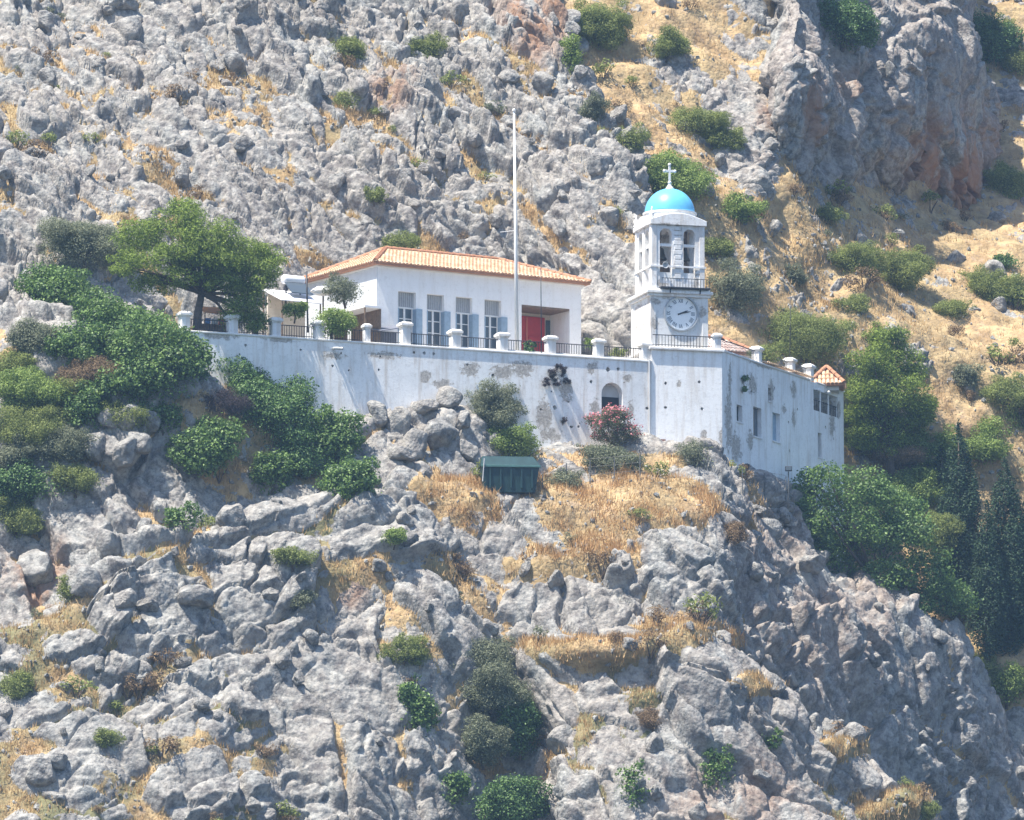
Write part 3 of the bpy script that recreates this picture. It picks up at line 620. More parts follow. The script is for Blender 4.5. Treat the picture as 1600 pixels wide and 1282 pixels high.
# ------------------------------------------------------------------ tiled roofs
def tile_slope(mb, A, B, Cc, D, sp=.21, row=.36, r=.085):
    """half-round tiles on the slope A-B (eave) to D-C (top); any trapezium, columns run up the slope"""
    A, B, Cc, D = map(Vector, (A, B, Cc, D)); e = (B - A); L = e.length; e.normalize()
    up = (D - A) - e * (D - A).dot(e); H = up.length; up.normalize(); nrm = e.cross(up).normalized()
    if nrm.z < 0: nrm = -nrm
    lo, hi = (D - A).dot(e), (Cc - A).dot(e)
    n = int(L / sp); rr = random.Random(3)
    for k in range(n + 1):
        u = sp * .5 + k * sp
        if u > L: break
        top = H
        if u < lo: top = H * u / lo
        if u > hi and hi < L: top = min(top, H * (L - u) / (L - hi))
        m = max(1, int(top / row))
        for j in range(m):
            v0, v1 = j * row - (.05 if j == 0 else 0), min(top, (j + 1) * row + .04)
            j0 = rr.uniform(-.012, .012)
            vs = []
            for v, rad, lift in ((v0, r * 1.12, .03), (v1, r * .86, .004)):
                for q in range(5):
                    t = math.pi * q / 4; vs.append(A + e * (u + j0 + rad * math.cos(t)) + up * v + nrm * (rad * math.sin(t) * .8 + lift))
            fs = [(q, q + 1, q + 6, q + 5) for q in range(4)] + [(0, 1, 2, 3, 4)]
            mb.add(vs, [f[::-1] for f in fs])
def hip_roof(parent, x0, x1, y0, y1, z, ov, h, ridge, mat, name='roof', tile=True):
    X0, X1, Y0, Y1 = x0 - ov, x1 + ov, y0 - ov, y1 + ov; ym = (Y0 + Y1) / 2; a, b = X0 + ridge, X1 - ridge
    P = [(X0, Y0, z), (X1, Y0, z), (X1, Y1, z), (X0, Y1, z), (a, ym, z + h), (b, ym, z + h)]
    m = MB().add([(x, y, zz - .10) for x, y, zz in P[:4]] + P, [(0, 3, 2, 1), (4, 5, 9, 8), (5, 6, 9), (6, 7, 8, 9), (7, 4, 8), (0, 1, 5, 4), (1, 2, 6, 5), (2, 3, 7, 6), (3, 0, 4, 7)])
    ro = m.build(name, M['ridge'], parent)
    t = MB(); P = [Vector(p) + Vector((0, 0, .012)) for p in P]
    tile_slope(t, P[0], P[1], P[5], P[4]); tile_slope(t, P[1], P[2], P[5], P[5]); tile_slope(t, P[2], P[3], P[4], P[5]); tile_slope(t, P[3], P[0], P[4], P[4])
    to = t.build('roof_tiles', mat, ro); to['kind'] = 'stuff'
    for p, q in ((0, 4), (1, 5), (2, 5), (3, 4), (4, 5)):
        if (P[q] - P[p]).length < .3: continue
        rm = MB(); d = P[q] - P[p]; n = max(1, int(d.length / .38)); dn = d.normalized(); sd = dn.cross(Vector((0, 0, 1))).normalized(); un = sd.cross(dn)
        for j in range(n):
            vs = []
            for v, rad in ((j / n, .125), ((j + 1.12) / n, .095)):
                for k in range(6): tt = math.pi * k / 5; vs.append(P[p] + d * v + sd * rad * math.cos(tt) + un * (rad * math.sin(tt) + .05))
            rm.add(vs, [(k, k + 1, k + 7, k + 6) for k in range(5)] + [(0, 1, 2, 3, 4, 5)])
        rm.build('ridge_tiles', M['ridge'], ro)
    return ro
MB().box(rxs[2] + .4, LR + .06, -.06, 5.4, zr + .001, zr + .08).build('coping', M['oldplaster'], rw, .02)
pv0 = at(1266, 600, 13.0); pvr = R(-3)
pav = empty('pavilion', rw.matrix_world.inverted() @ pv0, pvr - RA); pav.parent = rw
MB().box(.25, 1.45, .25, 1.7, -.3, -.10).build('pavilion_wall', M['oldplaster'], pav)
hip_roof(pav, .05, 1.60, .05, 1.9, .0, .1, .95, .86, M['tile'])
tm = MB(); tile_slope(tm, (rxs[0] + .3, -.12, zr + .14), (rxs[2] - .3, -.12, zr + .14), (rxs[2] - .3, .5, zr + .3), (rxs[0] + .3, .5, zr + .3)); to = tm.build('coping_tiles', M['tile'], rw); to['kind'] = 'stuff'
# low chapel roof behind the parapet
pc = at(1131, 548, 8.6)
chp = empty('chapel', (pc.x, pc.y, pc.z - 1.0), R(30), 'small chapel with pale pink tiled roof just right of the clock tower', 'building')
MB().box(-2.5, 1.7, 0, 2.6, -.6, .95).build('wall', M['white'], chp)
hip_roof(chp, -2.5, 1.7, 0, 2.6, .951, .2, .85, 1.2, M['pinktile'])

# ------------------------------------------------------------------ house with the red door
hc = at(590, 410, -2.0); zcop = ZL + zc + .10; HF = zcop - .15
hs_ = empty('house', (hc.x, hc.y, HF), HA, 'white house with terracotta hip roof, blue shuttered windows and red door behind the long wall', 'house')
bpy.context.view_layer.update()
def hp(px, py, y=0.0): p = on_face(hs_, px, py, y); return p.x, p.z
HL, HD, HE = 11.75, 7.1, hc.z - HF - .05
M['housewall'] = plaster('clean white plaster of house', [], (.89, .88, .87), .12)
hw = MB().box(0, HL, 0, HD, -.6, HE).build('wall', M['housewall'], hs_)
cut = MB(); HW = []
for a, b in ((622, 650), (667, 694), (712, 738), (757, 783)):
    x0, x1 = hp(a, 470)[0], hp(b, 470)[0]; HW.append((x0, x1)); 
zwt = hp(622, 455)[1]; zwb = .35
for x0, x1 in HW: cut.box(x0, x1, -.3, .38, zwb, zwt)
px0, px1 = hp(815, 500)[0], hp(890, 500)[0]; zpt = hp(815, 476)[1]
cut.box(px0, px1, -.3, 1.9, .02, zpt)
carve(hw, cut)
for x0, x1 in HW:
    w = MB().box(x0 + .002, x1 - .002, .30, .34, zwb + .002, zwt - .002).build('window', M['glass'], hs_)
    zt_ = zwt - .72
    MB().box(x0 + .004, x1 - .004, .255, .299, zt_, zwt - .004).build('transom', M['lattice'], w)
    for k in range(9):
        xx = x0 + .06 + k * (x1 - x0 - .12) / 8; MB().box(xx - .018, xx + .018, .225, .2545, zt_ + .02, zwt - .02).build('slat', M['greyplaster'], w)
    f = MB().box(x0 + .004, x1 - .004, .24, .299, zt_ - .08, zt_ - .002).box(x0 + .004, x0 + .09, .25, .298, zwb + .01, zt_ - .081).box(x1 - .09, x1 - .004, .25, .298, zwb + .01, zt_ - .081)
    xm = (x0 + x1) / 2; f.box(xm - .05, xm + .05, .25, .298, zwb + .01, zt_ - .081)
    for k in range(1, 4):
        z = zwb + (zt_ - zwb) * k / 4
        f.box(x0 + .091, xm - .051, .262, .297, z - .02, z + .02); f.box(xm + .051, x1 - .091, .262, .297, z - .02, z + .02)
    f.build('frame', M['white'], w)
    for sd in (0, 1):
        xa, xb = (x0 + .005, x0 + .05) if sd == 0 else (x1 - .05, x1 - .005)
        s_ = MB().box(xa, xb, -.12 if sd else -.03, .24, zwb + .02, zt_ - .10).build('shutter', M['shutter'], w, .006)
    o = MB().box(x1 + .0, x1 + .34, -.055, -.012, zwb + .02, zt_ - .08).build('shutter', M['shutter'], w, .006)
    MB().box(x0 - .08, x1 + .08, -.07, .1, zwb - .08, zwb - .003).build('sill', M['white'], w)
MB().box(-.035, -.001, .002, HD, -.6, HE - .161).build('side_shade_panel', plain('shade grey side plaster', (.60, .62, .64), .9, .08, 1.5), hs_)  # thin grey panel: shade on the left wall put into its colour
# porch: back wall with red double door, side windows
pr = MB().box(px0, px1, 1.80, 1.86, .03, zpt - .002).build('porch_wall', M['cream'], hs_)
dx0 = px0 + .48; 
dr = MB().box(dx0, dx0 + 1.95, 1.70, 1.79, .03, zpt - .25).build('door', M['red'], hs_, .01)
for k in range(2):
    for zz in (.25, 1.25): MB().box(dx0 + .12 + k * .85, dx0 + .78 + k * .85, 1.665, 1.699, zz, zz + .8).build('door_panel', M['red'], dr, .02)
MB().box(dx0 + .83, dx0 + .92, 1.66, 1.698, .05, zpt - .3).build('door_mullion', plain('faded red wood', (.5, .14, .1), .6), dr)
MB().box(dx0 + .95, dx0 + 1.0, 1.60, 1.658, 1.05, 1.12).build('handle', M['bronze'], dr)
for a, b in ((px0 + .06, px0 + .52), (dx0 + 2.05, dx0 + 2.3)):
    w = MB().box(a, b, 1.765, 1.795, .6, zpt - .35).build('window', M['glass'], hs_); MB().box(a - .05, b + .05, 1.75, 1.764, 1.5, 1.56).build('frame', M['white'], w)
MB().box(px0 + .003, px1 - .003, .02, 1.78, zpt - .09, zpt - .004).build('porch_ceiling', M['wood'], hs_)
hip_roof(hs_, 0, HL, 0, HD, HE + .001, .34, 1.4, 2.95, M['tile'])
MB().box(-.12, HL + .12, -.12, HD + .12, HE - .16, HE - .101).build('eave_moulding', M['white'], hs_)

# terrace paving between wall and house
def poly_slab(name, pts, z0, z1, mat):
    n = len(pts); m = MB().add([(x, y, z0) for x, y in pts] + [(x, y, z1) for x, y in pts], [tuple(range(n))[::-1], tuple(range(n, 2 * n))] + [(i, (i + 1) % n, (i + 1) % n + n, i + n) for i in range(n)])
    return m.build(name, mat)
bpy.context.view_layer.update()
wl_ = wall.matrix_world @ Vector((xl, .66, 0)); wr_ = wall.matrix_world @ Vector((-.1, .66, 0)); tr_ = rw.matrix_world @ Vector((LR - 1, 5.4, 0))
ter = poly_slab('terrace', [(wl_.x, wl_.y), (wr_.x, wr_.y), (wr_.x + .2, wr_.y + 9), (wl_.x + 10, wl_.y + 18), (wl_.x - 2, wl_.y + 6)], zcop - 1.2, zcop - .12, M['paving']); tag(ter, 'paved terrace behind the long wall', None, None, 'structure')
# ------------------------------------------------------------------ loose rocks, dry grass, scrub
bpy.context.view_layer.update(); DG = bpy.context.evaluated_depsgraph_get()
rng = np.random.default_rng(11)
def ico(sub):
    bm = bmesh.new(); bmesh.ops.create_icosphere(bm, subdivisions=sub, radius=1); V = np.array([v.co[:] for v in bm.verts]); F = np.array([[v.index for v in f.verts] for f in bm.faces]); bm.free(); return V, F
IV, IF = ico(4)
def boulder_mesh(k):
    r = np.random.default_rng(k); V = IV.copy()
    for _ in range(9):
        n = r.normal(size=3); n /= np.linalg.norm(n); d = r.uniform(.5, .85); h = V @ n; V = V - np.outer(np.maximum(h - d, 0) * .92, n)
    V = V * r.uniform(.75, 1.2, 3) + (fbm(V * 1.7, 3, k) * .22)[:, None] * IV + (fbm(V * 6, 3, k + 9) * .07)[:, None] * IV
    me = npmesh('boulder', V, IF, True); z = np.zeros(len(V)); attr(me, 'grass', z); attr(me, 'rust', z + .1); attr(me, 'green', z); me.materials.append(M['rock']); return me
BM = [boulder_mesh(k) for k in range(9)]
def pick(t, n, lo, hi, zone=None):
    m = (t['g'] >= lo) & (t['g'] <= hi) & (t['px'] > -60) & (t['px'] < 1660) & (t['py'] > -60) & (t['py'] < 1340)
    if zone is not None: m &= zone(t['px'], t['py'])
    i = np.flatnonzero(m)
    return rng.choice(i, min(n, len(i)), replace=False) if len(i) else i
def building_zone(px, py): return ~((px > 265) & (px < 1325) & (py > 380) & (py < 700))
for t, n in zip(TER, (110, 130, 12, 100, 80, 45)):
    for i in pick(t, n, 0, 1, building_zone):
        o = link('boulder', BM[rng.integers(9)], None, t['o']); s = rng.uniform(.22, .6) * (1.5 if rng.random() < .22 else 1)
        o.location = t['V'][i] + np.array([0, -.05, s * .12]); o.rotation_euler = rng.uniform(0, 6.28, 3); o.scale = (s * rng.uniform(.8, 1.3), s * rng.uniform(.8, 1.2), s * rng.uniform(.7, 1.0))
for px, py, w in ((663, 632, 30), (700, 622, 34), (690, 668, 40), (722, 655, 26), (650, 690, 34), (628, 705, 30), (724, 695, 36), (760, 735, 26), (180, 615, 30), (200, 650, 32), (172, 648, 26), (212, 688, 34), (235, 655, 26), (195, 705, 44), (620, 655, 32), (590, 640, 30), (150, 690, 30), (130, 905, 40), (60, 880, 46), (250, 790, 36), (360, 800, 34), (175, 845, 40)):
    loc, nor, ob = hit(px, py + w * .3)                # piled boulders one can single out
    if loc:
        o = link('boulder', BM[rng.integers(9)], None, ob); s = w / 32 * .72; o.location = loc + Vector((0, -.1 * s, .15 * s)); o.rotation_euler = rng.uniform(0, 6.28, 3); o.scale = (s, s * .9, s * rng.uniform(.9, 1.15))
# small stones
SV, SF = ico(1); vs = []; fs = []; n = 0
for t, c in zip(TER, (2300, 1500, 80, 900, 500, 300)):
    for i in pick(t, c, .2, 1):
        s = rng.uniform(.04, .15); W = SV * rng.uniform(.6, 1.3, 3) * s * (1 + .25 * rng.normal(size=(len(SV), 1))); vs.append(W + t['V'][i] + np.array([0, 0, s * .3])); fs.append(SF + n); n += len(SV)
me = npmesh('loose_stones', np.concatenate(vs), np.concatenate(fs)); attr(me, 'grass', np.zeros(n)); attr(me, 'rust', np.zeros(n)); attr(me, 'green', np.zeros(n))
tag(link('loose_stones', me, M['rock']), 'small loose grey stones strewn over the slopes', 'stones', None, 'stuff')
# dry grass blades
M['straw'] = leafmat('dry straw', (.36, .24, .115), (.63, .45, .235), .8, .3, .1)
M['rustgrass'] = leafmat('rusty dry grass', (.38, .22, .10), (.66, .44, .22), .8, .3, .1)
def grass(name, label, spots, mat, hgt, nb=6, w=.022, spread=.16):
    P = np.asarray(spots); n = len(P) * nb; P = np.repeat(P, nb, 0) + rng.normal(size=(n, 3)) * np.array([spread, spread, .03])
    h = rng.uniform(.5, 1.15, n) * hgt; a = rng.uniform(0, 6.28, n); ln = rng.normal(size=(n, 2)) * .35
    side = np.stack([np.cos(a), np.sin(a), np.zeros(n)], 1) * w
    tip = P + np.stack([ln[:, 0] * h, ln[:, 1] * h, h], 1); P[:, 2] -= .06
    V = np.stack([P - side, P + side, tip], 1).reshape(-1, 3); F = np.arange(n * 3).reshape(-1, 3)
    return tag(link(name, npmesh(name, V, F), mat), label, 'grass', None, 'stuff')
sp = [t['V'][pick(t, c, .6, 1)] for t, c in zip(TER, (17000, 10000, 300, 6500, 5500, 5500))]; sp = [p[fbm(p * 1.1, 3, 5) + .25 * rng.normal(size=len(p)) > -.05] for p in sp]
grass('dry_grass', 'pale golden dry grass between the rocks', np.concatenate(sp), M['straw'], .26)
zone = lambda px, py: (((px - 880) / 260) ** 2 + ((py - 800) / 75) ** 2 < 1) | (((px - 990) / 170) ** 2 + ((py - 1000) / 40) ** 2 < 1)
sp = np.concatenate([TER[3]['V'][pick(TER[3], 2300, .5, 1, zone)], TER[5]['V'][pick(TER[5], 500, .5, 1, zone)]])
sp = sp[fbm(sp * 1.3, 3, 8) > -.02]
grass('rusty_grass', 'taller rust-orange dry grass below the wall and tower', sp, M['rustgrass'], .38, 7, .02, .2)

# ------------------------------------------------------------------ foliage
def leafcloud(puffs, dens, size, asp, rg, up=.35, shell=.55):
    """leaf-shaped faces through the volume of ellipsoid puffs (centre, radii)"""
    Vs = []
    for c, r in puffs:
        r = np.asarray(r, float); area = 4 * math.pi * ((r[0] * r[1]) ** 1.6 / 3 + (r[0] * r[2]) ** 1.6 / 3 + (r[1] * r[2]) ** 1.6 / 3) ** (1 / 1.6)
        n = max(20, int(area * dens / (size * size * asp)))
        d = rg.normal(size=(n, 3)); d /= np.linalg.norm(d, axis=1, keepdims=True)
        rad = shell + (1 - shell) * rg.random(n) ** .6 + np.abs(rg.normal(size=n)) * .13 + (rg.random(n) < .10) * rg.random(n) * .45
        p = np.asarray(c) + d * r * rad[:, None]
        nn = d * .8 + rg.normal(size=(n, 3)) * .55 + np.array([0, 0, up]); nn /= np.linalg.norm(nn, axis=1, keepdims=True)
        t = np.cross(nn, rg.normal(size=(n, 3))); t /= np.linalg.norm(t, axis=1, keepdims=True) + 1e-9; b = np.cross(nn, t)
        L = (size * rg.uniform(.6, 1.3, n))[:, None]; w = L * asp
        Vs.append(np.stack([p - t * L * .5, p + b * w * .5 + t * L * .05, p + t * L * .5 - nn * L * .12, p - b * w * .5 + t * L * .05], 1).reshape(-1, 3))
    V = np.concatenate(Vs); return V, np.arange(len(V)).reshape(-1, 4)
LEAF = {'pine': (leafmat('pine needles', (.07, .11, .018), (.33, .43, .08), .6, .4), .15, .35, .45),
        'fig': (leafmat('large glossy leaf', (.045, .10, .03), (.22, .34, .09), .5, .38, .45), .155, .65, .5),
        'dark': (leafmat('dark evergreen leaf', (.035, .085, .03), (.16, .27, .075), .5, .3, .4), .125, .65, .5),
        'olive': (leafmat('grey green leaf', (.10, .12, .075), (.31, .33, .21), .6, .38), .11, .4, .4),
        'scrub': (leafmat('scrub leaf', (.11, .14, .04), (.36, .41, .13), .7, .42), .095, .45, .4),
        'bright': (leafmat('bright green leaf', (.10, .16, .03), (.36, .46, .13), .55, .42), .12, .5, .45),
        'brown': (leafmat('dry brown scrub', (.13, .09, .055), (.36, .26, .16), .85, .2, .1), .075, .4, .5),
        'purple': (leafmat('dead dark twigs', (.03, .026, .032), (.12, .095, .10), .85, .2, .1), .08, .25, .1),
        'oleander': (leafmat('oleander leaf', (.05, .07, .035), (.17, .19, .10), .5, .3), .10, .35, .5),
        'cypress': (leafmat('cypress foliage', (.008, .026, .014), (.05, .10, .04), .6, .15), .14, .45, .6),
        'pink': (leafmat('pink blossom', (.50, .12, .16), (.80, .34, .36), .6, .3), .10, .9, .5)}
def puffs_in(c, r, n, rg, ps=(.3, .45), low=-.6, fill=.75):
    out = []
    for _ in range(n):
        while True:
            d = rg.normal(size=3); d /= np.linalg.norm(d)
            if d[2] > low: break
        k = fill + (1.1 - fill) * rg.random(); q = min(r) * rg.uniform(*ps) * (1.15 - .45 * (k - fill) / (1.1 - fill))
        out.append((np.asarray(c) + d * np.asarray(r) * k * (1 - .25 * rg.random()), (q * rg.uniform(.9, 1.4), q * rg.uniform(.9, 1.3), q * rg.uniform(.65, 1.0))))
    return out
def crown_obj(root, puffs, kind, rg, dens=.55, name='crown'):
    m, size, asp, sh = LEAF[kind]; V, F = leafcloud(puffs, dens, size, asp, rg, .35, sh)
    return link(name, npmesh(name, V, F), m, root)
def stems(root, puffs, rg, n, r0, base=(0, 0, 0), name='trunk', fork=.45, lean=(0, 0)):
    """trunk that forks into limbs reaching into the crown"""
    mb = MB(); tops = [np.asarray(p[0]) for p in puffs]; top = np.mean(tops, 0); b = np.asarray(base, float)
    f = b + (top - b) * fork + np.array([lean[0], lean[1], 0])
    mb.tube([b + np.array([0, 0, -.25]), b + (f - b) * .4 + rg.normal(size=3) * .04, f], [r0 * 1.25, r0, r0 * .75], 9)
    for i in rg.choice(len(tops), min(n, len(tops)), replace=False):
        t = tops[i]; mid = (f + t) / 2 + rg.normal(size=3) * .12; mb.tube([f - (f - b) * .08, mid, t], [r0 * .55, r0 * .35, r0 * .12], 6)
    return mb.build(name, M['bark'], root, 0, True)
SEED = [1000]
def bush(name, label, cat, px, py, rx, ry, kind, Y=None, group=None, puff=None, dens=.95, low=-.85, ps=(.36, .6)):
    SEED[0] += 1; rg = np.random.default_rng(SEED[0])
    if Y is None:
        loc, nor, ob = hit(px, py + ry * .55); Y = (loc.y if loc else 0) - .15
    k = (DIST + Y) / FPX * (1.0 if name == 'terrace_shrub' else 1.14); a, c = rx * k, ry * k
    cen = np.array(at(px, py, Y)[:]); base = cen - np.array([0, 0, c])
    root = empty(name, base, 0, label, cat, group)
    pf = []; nl = 3 + int(rg.integers(0, 3)) + int(min(4, a * c))
    for q in range(nl):                              # several uneven lobes rather than one ball
        t = rg.uniform(0, 6.28); rr = rg.uniform(.42, .72); d = (1 - rr) * rg.uniform(.8, 1.35)
        lc = (a * d * math.cos(t), a * .8 * d * math.sin(t), c * rg.uniform(.45, 1.45 - .5 * rr)); lr = (a * rr, a * rr * .85, c * rr * rg.uniform(.8, 1.2))
        pf += puffs_in(lc, lr, int(5 + 5 * rr * a), rg, ps, low, .6); pf.append((lc, (lr[0] * .7, lr[1] * .7, lr[2] * .7)))
    pf += [((0, 0, c * .6), (a * .78, a * .65, c * .62))]
    crown_obj(root, pf, kind, rg, dens)
    stems(root, pf, rg, 6, max(.03, .05 * a), (0, 0, 0), 'stem')
    return root

# cushion scrub on the slopes: shared meshes, one object each
CM = []
for kind in ('brown', 'scrub', 'brown', 'olive', 'brown', 'scrub'):
    for v in range(2):
        rg = np.random.default_rng(300 + len(CM)); pf = puffs_in((0, 0, .25), (.42, .42, .32), 7, rg, (.35, .6), -.2, .6)
        m, size, asp, sh = LEAF[kind]; V, F = leafcloud(pf, .7, size, asp, rg, .4, .45); me = npmesh('crown', V, F); me.materials.append(m)
        CM.append((kind, me))
st = MB()
for k in range(6): a = k * 1.05; st.tube([(0, 0, -.15), (.1 * math.cos(a), .1 * math.sin(a), .1), (.25 * math.cos(a), .25 * math.sin(a), .32)], [.022, .016, .006], 5)
STM = st.mesh('stem'); STM.materials.append(M['bark'])
KN = {'brown': 'dry brown', 'scrub': 'olive green', 'olive': 'grey green'}
WH_ = {'grass_slope': 'on the golden slope right of the tower', 'hillside': 'among the boulders of the hillside behind the house', 'rocky_knoll': 'on the rocky knoll below the wall', 'rock_slab': 'on the rock slab in the left foreground', 'rock_spur': 'on the rock spur in the right foreground', 'cliff': 'on the shaded cliff at upper right'}
for t, c in zip(TER, (150, 56, 4, 46, 24, 18)):
    for i in pick(t, c, .5, 1, building_zone):
        kind, me = CM[rng.integers(len(CM))]; s = rng.uniform(.65, 1.3) + 1.3 * rng.random() ** 2.5
        sw = 'tiny' if s < .8 else 'small' if s < 1.15 else 'mid-sized' if s < 1.6 else 'large'
        zn = ('upper ' if t['py'][i] < 430 else 'middle ' if t['py'][i] < 860 else 'lower ') + ('left' if t['px'][i] < 530 else 'centre' if t['px'][i] < 1060 else 'right')
        root = empty('cushion_shrub', t['V'][i] - np.array([0, 0, .05]), rng.uniform(0, 6.28), '%s %s cushion shrub %s, %s' % (sw, KN[kind], WH_[t['name']], zn), 'shrub', '%s cushion shrubs %s' % (KN[kind], WH_[t['name']]))
        root.scale = (s * rng.uniform(.9, 1.3), s, s * rng.uniform(.8, 1.1)); link('crown', me, None, root); link('stem', STM, None, root)

